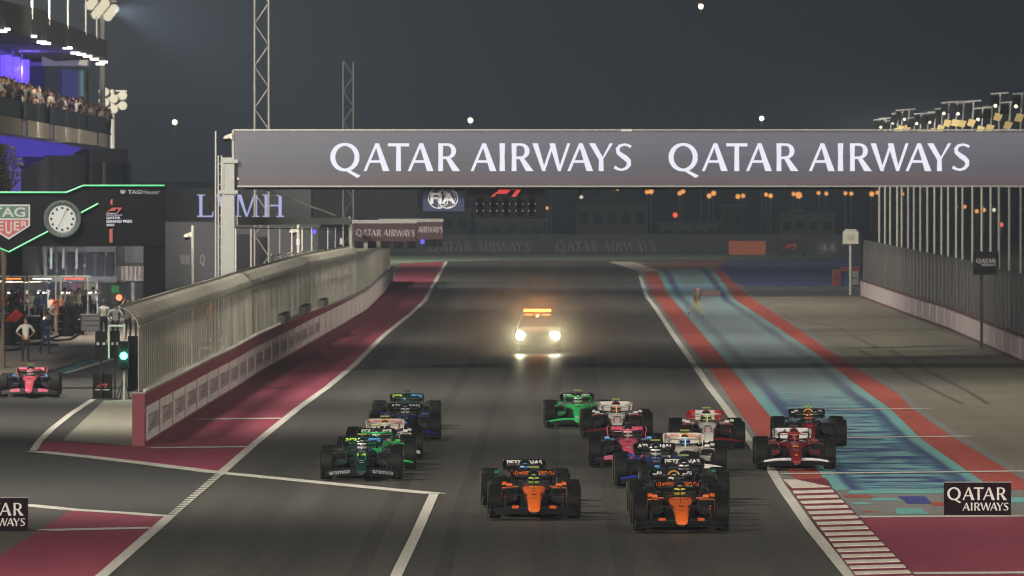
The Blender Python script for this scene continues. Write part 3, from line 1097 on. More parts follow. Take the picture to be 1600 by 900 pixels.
# hanging boards under the beam
t = thing('hanging_sign', 'navy sign with white letters in a round emblem under the screen', 'sign', (gx(693), DG + .9, gz(330)))
MB().box((gx(693), DG + .9, (gz(290) + gz(330)) / 2 - .02), (65 / SG, .06, 40 / SG - .03)).build('panel', mat('navy_board', (.012, .022, .075), .6), t)
MI = mat('pale_print', (.60, .62, .66), .6)
c0 = Vector((gx(692), DG + .86, gz(310)))
for dx in (-.17, .17):
    MB().lathe([(-.002, .345), (-.002, .375), (.002, .375), (.002, .345), (-.002, .345)], c0 + Vector((dx, 0, 0)), 'y', 36).build('ring', MI, t)
b = MB()
for dx, k in ((-.17, 0), (.17, 1)):
    for a in range(4):
        w = .30 * math.cos(a * .9 - 1.2)
        b.tube([c0 + Vector((dx + w * math.sin(v) * (1 if a < 3 else .1), -.002 * k, .345 * math.cos(v))) for v in [math.pi * q / 8 for q in range(9)]], .008, 4)
b.build('globe_lines', MI, t)
inst('lettering', ftext('FiA', .92, .40, bold=.03), MI, t, c0 + Vector((0, -.02, 0)) - root_loc(t))
t = thing('start_light_panel', 'black start light board with a red logo and five light pods', 'start lights', (gx(791), DG + .8, gz(340)))
MB().box((gx(791), DG + .8, gz(299)), (122 / SG, .3, 19 / SG)).build('housing', M_black, t)
M_redled = emit('red_led', (.85, .035, .03), .85)
RM = racing_mark()
inst('logo', RM, M_redled, t, Vector((gx(791.5), DG + .63, gz(299.8))) - root_loc(t), scl=(.58, 1, .52))
MB().box((gx(791), DG + .9, gz(316.5)), (2.0, .05, .06)).build('crossbar', M_black, t)
for px in (750, 771, 791, 811.5, 831):
    p = MB().box((gx(px), DG + .8, gz(324)), (13 / SG, .25, 33 / SG)).build('light_pod', M_black, t)
    for zz in (312.5, 319, 325.5, 333):
        MB().lathe([(-.03, .001), (-.03, .11), (.0, .12)], (gx(px), DG + .67, gz(zz)), 'y', 14).build('lamp', mat('unlit_lens', (.006, .004, .004), .7, spec=.1), p)
    for sx_, py in ((-5, 318.5), (5, 318.5), (-5, 329.5), (5, 329.5)):
        MB().box((gx(px + sx_), DG + .66, gz(py)), (.035, .03, .035)).build('indicator', emit('tiny_white', (.8, .85, 1), .5), p)
t = thing('lamp_drop', 'small black camera with a white lens hanging under the beam', 'camera', (gx(907), DG + .8, gz(298)))
MB().box((gx(906), DG + .8, gz(302)), (.16, .2, .30)).build('housing', M_black, t)
MB().lathe([(-.12, .001), (-.12, .07), (0, .08)], (gx(908.5), DG + .75, gz(308)), 'y', 12).build('lens', M_cream, t)

# boom with small screens over the pit wall
DB = Dwall(548, .5)
def bp(px, py, t):
    return at(px, py, DG + (DB - DG) * t)
bo = thing('boom', 'grey boom reaching from the gantry leg along the pit wall, with a stay cable', 'boom', tuple(bp(366, 345, 0)))
MB().bar(bp(366, 345, 0), bp(546, 346, 1), .26, .30).build('beam', MG, bo)
MB().box(bp(546, 346, 1), (.12, .36, .5)).build('joint_plate', MG, bo)
MB().bar(bp(372, 279, 0), bp(524, 337, .88), .07).build('stay_cable', M_pale_steel, bo)
MB().bar(bp(366, 356, 0), bp(548, 359, 1), .04).build('lower_rail', M_dark, bo)
MB().tube([(bp(548, 346, 1).x, DB, 0), bp(548, 343, 1)], .075, 8).build('post', M_pale_steel, bo)
for (x0, x1, y0, y1, D, npod, lab, full) in ((552, 650, 349, 377, DB + 4, 5, 'maroon light board with white lettering hanging above the pit wall', True),
                                            (651, 692, 347, 374, DB + 90, 3, 'smaller maroon light board half hidden behind the nearer one', False)):
    s = F / D
    P_ = lambda px, py: at(px, py, D)
    t = thing('light_board', lab, 'sign', tuple(P_((x0 + x1) / 2, y1)))
    c = (P_(x0, y0) + P_(x1, y1)) / 2
    MB().box(c, (P_(x1, y0).x - P_(x0, y0).x, .3, P_(x0, y0).z - P_(x0, y1).z)).build('panel', mat('maroon_panel', (.06, .018, .026), .6), t)
    MB().box((c.x, D - .05, P_(x0, y0 - 1.6).z), (P_(x1, y0).x - P_(x0, y0).x + .1, .45, .10)).build('hood', M_steel, t)
    MB().bar(P_(x0 - (8 if full else 60), y0 - 3.5) + Vector((0, .4, 0)), P_(x1, y0 - 3.5) + Vector((0, .4, 0)), .12).build('arm', M_steel, t)
    for k in range(npod):
        if not full and k == 0:
            MB().box(P_(x0 + 9, y1 + 3), (6 / s, .2, 8 / s)).build('blue_lamp', emit('blue_lamp', (.12, .08, 1.0), 1.2), t)
            continue
        px = x0 + 9 + k * ((x1 - x0 - 16) / (npod - 1))
        MB().box(P_(px, y1 + 5.0), (14 / s, .25, 12 / s)).build('light_pod', M_black, t)
    hh = 10.5 / s
    gp = mat('grey_print', (.50, .46, .46), .6)
    if full:
        inst('lettering', one_line(hh), gp, t, P_(556.5, 368.5) + Vector((0, -.17, 0)) - root_loc(t), (0, math.radians(.8), 0), (.80, 1, 1))
    else:
        me = words_mesh([(c_, x_ - 5.07, 0, 1) for c_, x_ in WORDS[5:]], hh * .9)
        inst('lettering', me, gp, t, P_(653, 363.5) + Vector((0, -.17, 0)) - root_loc(t), scl=(.70, 1, 1))

# lattice masts
def lattice(px0, px1, ytop, ybot, s, lab, rr=.035, m_=None):
    m_ = m_ or M_pale_steel
    D = F / s
    x0, x1 = (px0 - 800) / s, (px1 - 800) / s
    w = x1 - x0
    zt = 7.5 - (ytop - 265) / s
    t = thing('lattice_mast', lab, 'mast', ((x0 + x1) / 2, D, 0))
    for x in (x0, x1):
        for y in (D, D + w):
            MB().tube([(x, y, 0), (x, y, zt)], rr, 6).build('chord', m_, t)
    b = MB()
    z = .3
    k = 0
    while z < zt - w:
        z2 = z + w * 1.5
        for y in (D, D + w):
            b.bar((x0 if k % 2 else x1, y, z), (x1 if k % 2 else x0, y, z2), rr * .5)
        for x in (x0, x1):
            b.bar((x, D if k % 2 else D + w, z), (x, D + w if k % 2 else D, z2), rr * .5)
        z = z2
        k += 1
    b.build('lacing', m_, t)
lattice(397.5, 419.5, -90, 430, F / Dwall(409, 1.8), 'pale lattice mast rising past the left end of the overhead screen', .042)
lattice(536, 552, 98, 400, F / Dwall(544, 2.0), 'pale lattice mast behind the overhead screen, shorter and farther', .04, mat('dull_steel', (.16, .16, .15), .6, .2))

# ------------------------------------------------------------------ open-wheel racing car (origin on the ground under the front axle, nose towards -y)
def sect(y, hw, z0, z1, n=18, p=2.6, xc=0.0):
    out = []
    zc, hz = (z0 + z1) / 2, (z1 - z0) / 2
    for k in range(n):
        a = 2 * math.pi * k / n
        c, s = math.cos(a), math.sin(a)
        out.append((xc + hw * math.copysign(abs(c) ** (2 / p), c), y, zc + hz * math.copysign(abs(s) ** (2 / p), s)))
    return out

def plate(pts, th, b):
    """thin curved plate; pts: rows of points (list of lists), thickened along z"""
    up = Vector((0, 0, th))
    R, C = len(pts), len(pts[0])
    for i in range(R - 1):
        for j in range(C - 1):
            q = [Vector(pts[i][j]), Vector(pts[i][j + 1]), Vector(pts[i + 1][j + 1]), Vector(pts[i + 1][j])]
            b.hexa(q, [p + up for p in q])
    return b

CM = {}
CM['nose'] = MB().loft([sect(-1.24, .095, .17, .235, p=3.4), sect(-1.2, .12, .16, .27, p=3.4), sect(-.85, .135, .21, .39, p=3.6), sect(-.45, .15, .28, .49, p=3.8), sect(0, .165, .35, .565, p=3.8), sect(.32, .205, .43, .615, p=3.6)]).mesh('nose', True)
CM['nose_base'] = MB().loft([sect(-1.245, .06, .135, .17), sect(-1.18, .09, .13, .18), sect(-.6, .11, .19, .27), sect(.2, .15, .2, .30)]).mesh('nose_base', True)
CM['cockpit'] = MB().loft([sect(.325, .206, .44, .617, p=3.6), sect(.55, .235, .49, .645, p=3.6), sect(.78, .245, .52, .668, p=3.4)]).mesh('cockpit', True)
CM['surround'] = MB().loft([sect(.785, .24, .50, .664, p=3.4), sect(1.05, .32, .50, .668, p=3.4), sect(1.3, .36, .48, .655, p=3.4), sect(1.8, .36, .43, .68, p=3), sect(2.2, .28, .4, .69)]).mesh('cockpit_surround', True)
CM['tub'] = MB().loft([sect(-.4, .11, .24, .36), sect(.3, .155, .22, .50), sect(.6, .19, .19, .55), sect(1.0, .28, .1, .6), sect(1.8, .33, .1, .6), sect(2.2, .26, .1, .6)]).mesh('tub', True)
CM['cockpit_opening'] = MB().loft([[(x, y, .688) for x, y in arc_pts(0, 1.42, .24, .42, 0, 342, 18)], [(x, y, .700) for x, y in arc_pts(0, 1.42, .23, .41, 0, 342, 18)]]).mesh('cockpit_opening')
CM['airbox'] = MB().loft([sect(1.93, .125, .72, .955, p=2.4), sect(2.1, .135, .66, .965), sect(2.45, .15, .5, .91), sect(3.0, .13, .3, .74), sect(3.5, .09, .26, .58), sect(3.95, .05, .26, .45)]).mesh('engine_cover', True)
CM['inlet'] = MB().loft([sect(1.918, .098, .752, .93, p=2.4), sect(1.935, .098, .752, .93, p=2.4)]).mesh('air_inlet')
CM['inlet_rim'] = MB().tube([(x, 1.925, z) for x, z in arc_pts(0, .838, .118, .108, -40, 220, 20)], .019, 6).mesh('inlet_rim', True)
for s, nm in ((-1, 'L'), (1, 'R')):
    CM['sidepod' + nm] = MB().loft([sect(1.28, .20, .30, .61, p=3.4, xc=s * .555), sect(1.45, .215, .26, .62, p=3.4, xc=s * .55), sect(1.9, .23, .18, .60, p=3.2, xc=s * .53), sect(2.6, .22, .12, .46, p=3, xc=s * .43), sect(3.3, .15, .1, .30, xc=s * .28), sect(3.7, .08, .1, .2, xc=s * .2)]).mesh('sidepod', True)
    CM['duct' + nm] = MB().loft([sect(1.262, .165, .47, .585, p=4, xc=s * .555), sect(1.285, .165, .47, .585, p=4, xc=s * .555)]).mesh('side_inlet')
    CM['lip' + nm] = MB().bar((s * .40, 1.27, .612), (s * .70, 1.30, .605), .05, .02).hexa([(s * .60, 1.25, .40), (s * .72, 1.26, .40), (s * .72, 1.29, .40), (s * .60, 1.28, .40)], [(s * .62, 1.25, .47), (s * .74, 1.26, .50), (s * .74, 1.29, .50), (s * .62, 1.28, .47)]).mesh('inlet_lip')
    CM['mirror' + nm] = MB().loft([sect(.98, .065, .655, .715, 12, 4, s * .535), sect(1.06, .06, .66, .71, 12, 4, s * .535)]).bar((s * .34, 1.04, .64), (s * .50, 1.02, .655), .03, .015).bar((s * .56, 1.03, .65), (s * .60, 1.3, .60), .02, .02).mesh('mirror')
    fl = MB()
    for k in range(3):
        rowsf = []
        for i in range(9):
            t = i / 8
            x = s * (.12 + .80 * t)
            zi = (.145, .20, .262)[k]
            zo = (.105, .135, .172)[k]
            zz = zi + (zo - zi) * t ** 1.1 + .025 * math.sin(math.pi * t)
            yy = -1.20 + .15 * k + .16 * t
            rowsf.append([(x, yy, zz - .030), (x, yy + .07, zz - .012), (x, yy + .14, zz + .022)])
        plate(rowsf, .012, fl)
        if k == 0:
            CM['wingmain' + nm] = fl.mesh('main_plane', True)
            fl = MB()
        elif k == 1:
            CM['wingflap1' + nm] = fl.mesh('flap', True)
            fl = MB()
    CM['wingflap2' + nm] = fl.mesh('flap', True)
    CM['endplate' + nm] = MB().hexa([(s * .965, -1.16, .055), (s * .985, -1.14, .055), (s * .995, -.62, .055), (s * .975, -.62, .055)], [(s * .93, -1.02, .21), (s * .945, -1.0, .21), (s * .96, -.62, .30), (s * .945, -.62, .30)]).mesh('endplate')
    b = MB()
    rr = []
    for i in range(10):
        a = math.radians(62 + 62 * i / 9)
        rr.append([(s * .595, .405 * -math.cos(a), .36 + .41 * math.sin(a)), (s * .690, .415 * -math.cos(a), .36 + .400 * math.sin(a))])
    CM['winglet' + nm] = plate(rr, .014, b).mesh('wheel_winglet', True)
    b = MB()
    for z0, z1, y0, y1 in ((.20, .24, -.12, -.05), (.20, .24, .2, .1), (.50, .47, -.2, -.05), (.53, .47, .3, .1), (.52, .24, .02, .02)):
        b.bar((s * .15, y0, z0), (s * .68, y1, z1), .035, .022)
    CM['frontarm' + nm] = b.mesh('suspension_arm')
    b = MB()
    for z0, z1, y0, y1 in ((.18, .22, 3.2, 3.55), (.18, .22, 3.75, 3.62), (.42, .47, 3.2, 3.55), (.40, .47, 3.8, 3.62)):
        b.bar((s * .1, y0, z0), (s * .6, y1, z1), .04, .025)
    CM['reararm' + nm] = b.mesh('suspension_arm')
    CM['brake' + nm] = MB().lathe([(-.03, .001), (-.03, .19), (.03, .19), (.03, .001)], (s * .655, 0, .36), 'x', 18).box((s * .62, -.16, .34), (.06, .12, .22)).mesh('brake_duct')
    CM['rwend' + nm] = MB().hexa([(s * .43, 3.75, .36), (s * .45, 3.75, .36), (s * .45, 4.25, .36), (s * .43, 4.25, .36)], [(s * .50, 3.85, .85), (s * .515, 3.85, .85), (s * .515, 4.3, .85), (s * .50, 4.3, .85)]).hexa([(s * .50, 3.85, .851), (s * .515, 3.85, .851), (s * .515, 4.3, .851), (s * .50, 4.3, .851)], [(s * .455, 3.92, .905), (s * .46, 3.92, .915), (s * .46, 4.3, .915), (s * .455, 4.3, .905)]).mesh('endplate')
CM['floor'] = MB().hexa([(-.45, .95, .045), (.45, .95, .045), (.76, 1.6, .045), (-.76, 1.6, .045)], [(-.45, .95, .10), (.45, .95, .10), (.76, 1.6, .09), (-.76, 1.6, .09)]).hexa([(-.76, 1.6, .045), (.76, 1.6, .045), (.62, 3.3, .045), (-.62, 3.3, .045)], [(-.76, 1.6, .09), (.76, 1.6, .09), (.62, 3.3, .08), (-.62, 3.3, .08)]).hexa([(-.5, 3.3, .06), (.5, 3.3, .06), (.5, 4.1, .2), (-.5, 4.1, .2)], [(-.5, 3.3, .26), (.5, 3.3, .26), (.5, 4.1, .33), (-.5, 4.1, .33)]).mesh('floor')
for sg, nm in ((-1, 'L'), (1, 'R')):
    b = MB()
    for k in (1,):
        b.hexa([(sg * .40, 1.0, .06), (sg * .41, 1.0, .06), (sg * .66, 1.5, .06), (sg * .65, 1.5, .06)], [(sg * .40, 1.0, .27), (sg * .41, 1.0, .27), (sg * .66, 1.5, .2), (sg * .65, 1.5, .2)])
    CM['vanes' + nm] = b.mesh('floor_fence')
rw = []
rw2 = []
for i in range(13):
    t = -1 + i / 6
    x = .495 * t
    sag = .035 * (1 - abs(t) ** 2.2)
    end = -.03 * max(0, abs(t) - .8) / .2
    rw.append([(x, 4.05, .755 + end), (x, 4.12, .795 + end), (x, 4.24, .895 + end)])
    rw2.append([(x, 3.88, .685 - sag), (x, 3.98, .665 - sag), (x, 4.1, .74 - sag * .6)])
CM['rwflap'] = plate(rw, .015, MB()).mesh('flap', True)
CM['rwmain'] = plate(rw2, .02, MB()).mesh('main_plane', True)
CM['beam_wing'] = MB().box((0, 4.0, .42), (.86, .2, .03)).box((-.05, 3.95, .60), (.015, .12, .30)).box((.05, 3.95, .60), (.015, .12, .30)).mesh('beam_wing')
hp = [(-.36, 1.98, .70), (-.385, 1.75, .815), (-.36, 1.45, .865), (-.27, 1.15, .885), (-.14, .98, .875), (0, .93, .865), (.14, .98, .875), (.27, 1.15, .885), (.36, 1.45, .865), (.385, 1.75, .815), (.36, 1.98, .70)]
CM['halo'] = MB().tube(hp, .024, 8).tube([(0, .93, .87), (0, .88, .76), (0, .84, .66)], [.015, .013, .018], 8).mesh('halo', True)
CM['tcam'] = MB().box((0, 2.02, 1.03), (.23, .08, .038)).mesh('onboard_camera')
CM['tcam_stem'] = MB().box((0, 2.02, .985), (.03, .07, .06)).mesh('camera_stem')
CM['pitot'] = MB().tube([(0, .28, .6), (0, .26, .70)], .006, 5).mesh('pitot_tube')
def tyre_mesh(r, w):
    h = w / 2
    return MB().lathe([(-h, .24), (-h, .30), (-h * .93, r - .025), (-h * .80, r - .004), (-h * .4, r), (h * .4, r), (h * .80, r - .004), (h * .93, r - .025), (h, .30), (h, .24)], (0, 0, 0), 'x', 36).mesh('tyre', True)
def rim_mesh(w):
    h = w / 2
    b = MB().lathe([(-h * .96, .001), (-h * 1.0, .10), (-h * .92, .22), (-h * .99, .243), (h * .99, .243), (h * .92, .22), (h * 1.0, .10), (h * .96, .001)], (0, 0, 0), 'x', 24)
    return b.mesh('rim', True)
def stripe_mesh(w):
    h = w / 2
    b = MB()
    for sg in (-1, 1):
        b.lathe([(sg * (h + .0015), .272), (sg * (h + .004), .285), (sg * (h * .985 + .003), .297)], (0, 0, 0), 'x', 36)
    return b.mesh('sidewall_stripe')
for nm, r, w in (('F', .36, .305), ('R', .36, .405)):
    CM['tyre' + nm], CM['rim' + nm], CM['stripe' + nm] = tyre_mesh(r, w), rim_mesh(w), stripe_mesh(w)

# seated driver: one skinned figure, helmet on top
def skin_mesh(verts, edges, radii, root=0, sub=1):
    me = bpy.data.meshes.new('body')
    me.from_pydata(verts, edges, [])
    o = bpy.data.objects.new('body', me)
    COL.objects.link(o)
    sk = o.modifiers.new('s', 'SKIN')
    sk.use_smooth_shade = True
    if sub:
        sd = o.modifiers.new('d', 'SUBSURF')
        sd.levels = sub
        sd.render_levels = sub
    for i, r in enumerate(radii):
        q = me.skin_vertices[0].data[i]
        q.radius = r if isinstance(r, tuple) else (r, r)
        q.use_root = (i == root)
    dg = bpy.context.evaluated_depsgraph_get()
    out = bpy.data.meshes.new_from_object(o.evaluated_get(dg))
    bpy.data.objects.remove(o)
    bpy.data.meshes.remove(me)
    out.name = 'body'
    out.materials.clear()
    return out
DRV = skin_mesh([(0, 1.75, .22), (0, 1.68, .40), (0, 1.62, .54), (0, 1.55, .64), (0, 1.50, .73), (-.19, 1.60, .53), (-.26, 1.40, .42), (-.12, 1.12, .50), (.19, 1.60, .53), (.26, 1.40, .42), (.12, 1.12, .50), (-.1, 1.2, .36), (-.09, .7, .30), (.1, 1.2, .36), (.09, .7, .30)],
                [(0, 1), (1, 2), (2, 3), (3, 4), (2, 5), (5, 6), (6, 7), (2, 8), (8, 9), (9, 10), (0, 11), (11, 12), (0, 13), (13, 14)],
                [.15, (.15, .12), (.15, .11), .065, .085, .065, .05, .038, .065, .05, .038, .08, .05, .08, .05])
HEL = MB().loft([[(.128 * math.sin(t) * math.cos(a), 1.49 + .145 * math.sin(t) * math.sin(a) - .01, .765 + .128 * math.cos(t)) for a in [2 * math.pi * k / 18 for k in range(18)]] for t in [math.pi * (.04 + .86 * i / 10) for i in range(11)]]).mesh('helmet', True)
VIS = MB().loft([[(.133 * math.sin(t) * math.cos(a), 1.48 + .150 * math.sin(t) * math.sin(a), .765 + .128 * math.cos(t)) for a in [math.radians(195 + 150 * k / 10) for k in range(11)]] + [(.120 * math.sin(t) * math.cos(a), 1.48 + .137 * math.sin(t) * math.sin(a), .765 + .120 * math.cos(t)) for a in [math.radians(345 - 150 * k / 10) for k in range(11)]] for t in (math.radians(74), math.radians(82), math.radians(90), math.radians(97))]).mesh('visor', True)
BAND = MB().loft([[(.131 * math.sin(t) * math.cos(a), 1.48 + .148 * math.sin(t) * math.sin(a), .765 + .131 * math.cos(t)) for a in [2 * math.pi * k / 18 for k in range(18)]] for t in (math.radians(38), math.radians(48), math.radians(58))], cap=False).mesh('helmet_band', True)

# paint
def pt(name, col, rough=.3):
    return mat('paint_' + name, col, rough, .0, .5, vary=.04)
P_CARB = mat('carbon', (.006, .0062, .0065), .6, .0, .0, spec=.25)
P = dict(papaya=pt('papaya', (.95, .17, .02)), green=pt('bright_green', (.03, .42, .11)), dkgreen=pt('racing_green', (.005, .026, .023)), lime=pt('lime', (.45, .70, .06)),
         pink=pt('pink', (.66, .085, .16)), blue=pt('royal_blue', (.012, .026, .22)), white=pt('white', (.70, .69, .66)), cream=pt('cream', (.58, .54, .48)), red=pt('red', (.17, .010, .014)), brightred=pt('bright_red', (.62, .03, .035)),
         navy=pt('navy', (.012, .014, .026)), black=pt('black', (.014, .014, .016)), silver=pt('silver', (.22, .23, .24)), teal=pt('teal', (.008, .17, .155)), orange=pt('orange', (.85, .24, .04)), sky=pt('sky', (.10, .36, .80)), yellow=pt('yellow', (.85, .72, .05)), gold=pt('gold', (.75, .33, .04)))
HEL_LIME = emit('camera_yellow', (.62, .75, .04), .30)
M_visor = mat('visor_glass', (.02, .02, .025), .08)
M_suit = mat('dark_suit', (.02, .02, .025), .7)
M_rimd = mat('dark_rim', (.05, .05, .05), .35, .6)
M_sidew = mat('tyre_print_pale', (.20, .17, .09), .6)
M_sidew2 = mat('tyre_print_white', (.5, .5, .5), .6)

def racing_car(label, drv, loc, rz=0.0, nose='black', body='black', pod='black', cover='black', halo='black', flap='black', flap_in=None, lip=None, winglet=None, mirror='black',
               rwing='black', rwend='black', word=None, wordmat='white', words=None, helmet='white', band='red', rim='black', inlet_rim=None, tcam='yellow', fword=None, stripe=None, number=None, side=None, nose_marks=(), digits=None, group='racing cars on the straight'):
    t = thing('racing_car', label, 'racing car', loc, rz, group)
    def A(nm, key, m, parent=None, lc=(0, 0, 0)):
        return inst(nm, CM[key], P.get(m, m) if isinstance(m, str) else m, parent or t, lc)
    A('nose', 'nose', nose)
    A('nose_base', 'nose_base', 'black')
    ck = A('cockpit', 'cockpit', body)
    A('tub', 'tub', P_CARB, ck)
    A('cockpit_surround', 'surround', side or pod, ck)
    A('cockpit_opening', 'cockpit_opening', M_suit, ck)
    ec = A('engine_cover', 'airbox', cover)
    A('air_inlet', 'inlet', M_black, ec)
    A('inlet_rim', 'inlet_rim', inlet_rim or cover, ec)
    A('camera_stem', 'tcam_stem', 'black', ec)
    A('onboard_camera', 'tcam', HEL_LIME if tcam == 'yellow' else 'black', ec)
    A('halo', 'halo', halo)
    A('floor', 'floor', P_CARB)
    for s in ('L', 'R'):
        sp = A('sidepod', 'sidepod' + s, pod)
        A('side_inlet', 'duct' + s, M_black, sp)
        A('inlet_lip', 'lip' + s, lip or pod, sp)
        A('mirror', 'mirror' + s, mirror)
        A('floor_fence', 'vanes' + s, P_CARB)
        A('suspension_arm', 'frontarm' + s, P_CARB)
        A('suspension_arm', 'reararm' + s, P_CARB)
        A('brake_duct', 'brake' + s, P_CARB)
        A('wheel_winglet', 'winglet' + s, winglet or 'black')
    fw = A('front_wing', 'wingmainL', P_CARB)
    A('main_plane', 'wingmainR', P_CARB, fw)
    for s in ('L', 'R'):
        A('flap', 'wingflap1' + s, flap_in or flap, fw)
        A('flap', 'wingflap2' + s, flap, fw)
        A('endplate', 'endplate' + s, P_CARB, fw)
    if fword:
        me = ftext(fword, .50, .095, bold=.01)
        for s in (-1, 1):
            inst('lettering', me, P['silver'], fw, (s * .52, -1.13, .195), (math.radians(-38), math.radians(s * 5.5), s * math.radians(7)))
    rw_ = A('rear_wing', 'rwmain', rwing)
    A('flap', 'rwflap', rwing, rw_)
    A('beam_wing', 'beam_wing', P_CARB, rw_)
    for s in ('L', 'R'):
        A('endplate', 'rwend' + s, rwend, rw_)
    if word:
        inst('lettering', ftext(word, .80 if len(word) > 5 else .62, .095, bold=.02), P[wordmat], rw_, (0, 4.055, .832), (math.radians(-40), 0, 0), (1, 1, 1.25))
    for (tx, w, m) in (words or []):
        inst('lettering', ftext(tx, w, .095, bold=.02), P[m[0]], rw_, (m[1], 4.055, .832), (math.radians(-40), 0, 0), (1, 1, 1.25))
    for key, x, y in (('F', -.8475, 0), ('F', .8475, 0), ('R', -.7975, 3.6), ('R', .7975, 3.6)):
        wv = A('wheel', 'tyre' + key, M_tyre, None, (x, y, .36))
        A('rim', 'rim' + key, {'papaya': P['papaya']}.get(rim, M_rimd), wv)
        A('sidewall_stripe', 'stripe' + key, stripe or M_sidew, wv)
    if False:
        inst('race_number', ftext(number, None, .085, bold=.02), P[number_col.get(label, 'black')], t, (0, .10, .602), (math.radians(-82), 0, 0))
    A('pitot_tube', 'pitot', 'black')
    for x_, y_, w_, l_, m_ in nose_marks:
        y0_, y1_ = y_ - l_ / 2, y_ + l_ / 2
        k_ = ('decal', w_, l_, y_)
        if k_ not in CM:
            CM[k_] = MB().face([(-w_ / 2, y0_, nose_z(y0_) + .004), (w_ / 2, y0_, nose_z(y0_) + .004), (w_ / 2, y1_, nose_z(y1_) + .004), (-w_ / 2, y1_, nose_z(y1_) + .004)]).mesh('decal')
        A('decal', k_, m_, None, (x_, 0, 0))
    if digits:
        inst('race_number', ftext(digits, None, .34, bold=.02), P['lime'], t, (0, .12, .590), (math.radians(-79), 0, 0), (.6, 1, 1))
    d = thing('person', drv, 'person', loc, rz, 'drivers in the racing cars')
    inst('body', DRV, M_suit, d)
    h = inst('helmet', HEL, P[helmet], d)
    inst('helmet_band', BAND, P[band], h)
    inst('visor', VIS, M_visor, h)
    return t
number_col = {}

def cpos(px, py):
    """front axle of a car whose front tyres touch the ground at pixel row py, centred on column px"""
    p = g(px, py + 2.5)
    return (p.x, p.y, 0.03)

ORANGE = dict(nose='papaya', body='papaya', pod='black', cover='black', halo='black', flap='papaya_mix', flap_in='black', lip='papaya', winglet='papaya', mirror='papaya', rwing='black', rwend='black', words=[('I-O ∞XXO', .36, ('papaya', -.27)), ('XXO O-I', .36, ('papaya', .27))], rim='papaya')
def split_paint(name, a, c, x0, x1):
    """two-tone wing paint: colour c between |x| = x0 and x1"""
    m, nt, bb = _new('paint_' + name)
    L = nt.links.new
    tcn = nt.nodes.new('ShaderNodeTexCoord')
    sp = nt.nodes.new('ShaderNodeSeparateXYZ')
    L(tcn.outputs['Object'], sp.inputs[0])
    ab = nt.nodes.new('ShaderNodeMath'); ab.operation = 'ABSOLUTE'
    L(sp.outputs['X'], ab.inputs[0])
    rp = nt.nodes.new('ShaderNodeValToRGB')
    rp.color_ramp.interpolation = 'CONSTANT'
    el = rp.color_ramp.elements
    el[0].color = (*a, 1)
    el[1].position, el[1].color = x0, (*c, 1)
    q = el.new(x1); q.color = (*a, 1)
    L(ab.outputs[0], rp.inputs[0])
    L(rp.outputs[0], bb.inputs['Base Color'])
    bb.inputs['Roughness'].default_value = .35
    bb.inputs['Coat Weight'].default_value = .4
    return m
P['papaya_mix'] = split_paint('papaya_and_black', (.014, .014, .016), (.80, .13, .02), .33, .47)
P['white_dark'] = split_paint('white_and_dark', (.06, .06, .07), (.72, .72, .74), .12, .80)
P['teal_ends'] = split_paint('black_with_teal_ends', (.014, .014, .016), (.01, .22, .19), .40, .60)
P['lime_blue'] = split_paint('dark_green_wing', (.01, .05, .045), (.01, .05, .045), .2, .4)
P['red_white'] = split_paint('white_and_red_wing', (.66, .64, .62), (.55, .03, .04), .26, .60)
P['white_edges'] = split_paint('white_wing_dark_edges', (.62, .62, .64), (.03, .03, .06), .42, .44)
SILVER = dict(nose='black', body='black', pod='black', cover='black', halo='black', flap='black', mirror='black', winglet='teal', rwing='black', rwend='black', word='PETRONAS', wordmat='white')
NAVYBULL = dict(nose='navy', body='navy', pod='navy', cover='navy', halo='black', flap='navy', rwing='black', rwend='navy', inlet_rim='gold', words=[('~∾', .2, ('white', -.33)), ('~∾', .2, ('white', .33))], winglet='navy', mirror='navy')
BLUE = dict(nose='navy', body='blue', pod='navy', cover='navy', halo='black', flap='blue', flap_in='navy', lip='blue', winglet='blue', mirror='blue', rwing='black', rwend='navy', word='ATLASSIAN', wordmat='white')
WHITEBULL = dict(nose='cream', body='cream', pod='cream', cover='cream', halo='cream', flap='white', lip='cream', winglet='cream', mirror='white', rwing='cream', rwend='cream', inlet_rim='gold', words=[('⊙ VISA', .34, ('brightred', -.28)), ('VISA ⊙', .34, ('brightred', .28))])
PINK = dict(nose='pink', body='pink', pod='navy', cover='black', halo='pink', flap='pink_edge', lip='navy', winglet='black', mirror='sky', rwing='black', rwend='pink', words=[('▬▬▬', .30, ('pink', -.26)), ('▬▬▬', .30, ('pink', .26))])
P['pink_edge'] = split_paint('dark_with_pink', (.03, .02, .035), (.55, .12, .20), .30, .62)
LIMEG = dict(nose='green', body='green', pod='green', cover='black', halo='green', flap='green', flap_in='black', lip='green', winglet='black', mirror='green', rwing='black', rwend='black', words=[('KICK', .24, ('white', -.27)), ('KICK', .24, ('white', .27))])
DKG = dict(nose='dkgreen', body='dkgreen', pod='dkgreen', cover='dkgreen', halo='dkgreen', flap='black', lip='dkgreen', winglet='dkgreen', mirror='dkgreen', rwing='dkgreen', rwend='dkgreen', words=[('ara', .30, ('lime', -.29)), ('mco', .30, ('sky', .29))], fword='aramco')
HAAS = dict(nose='white', body='white', pod='black', cover='red', halo='white', flap='red', flap_in='black', lip='brightred', winglet='white', mirror='white', rwing='red_white', rwend='red')
SCARLET = dict(nose='red', body='red', pod='red', cover='red', halo='red', flap='white_dark', flap_in='black', lip='red', winglet='black', mirror='red', rwing='white_edges', rwend='black', words=[('◍', .07, ('blue', -.18))])

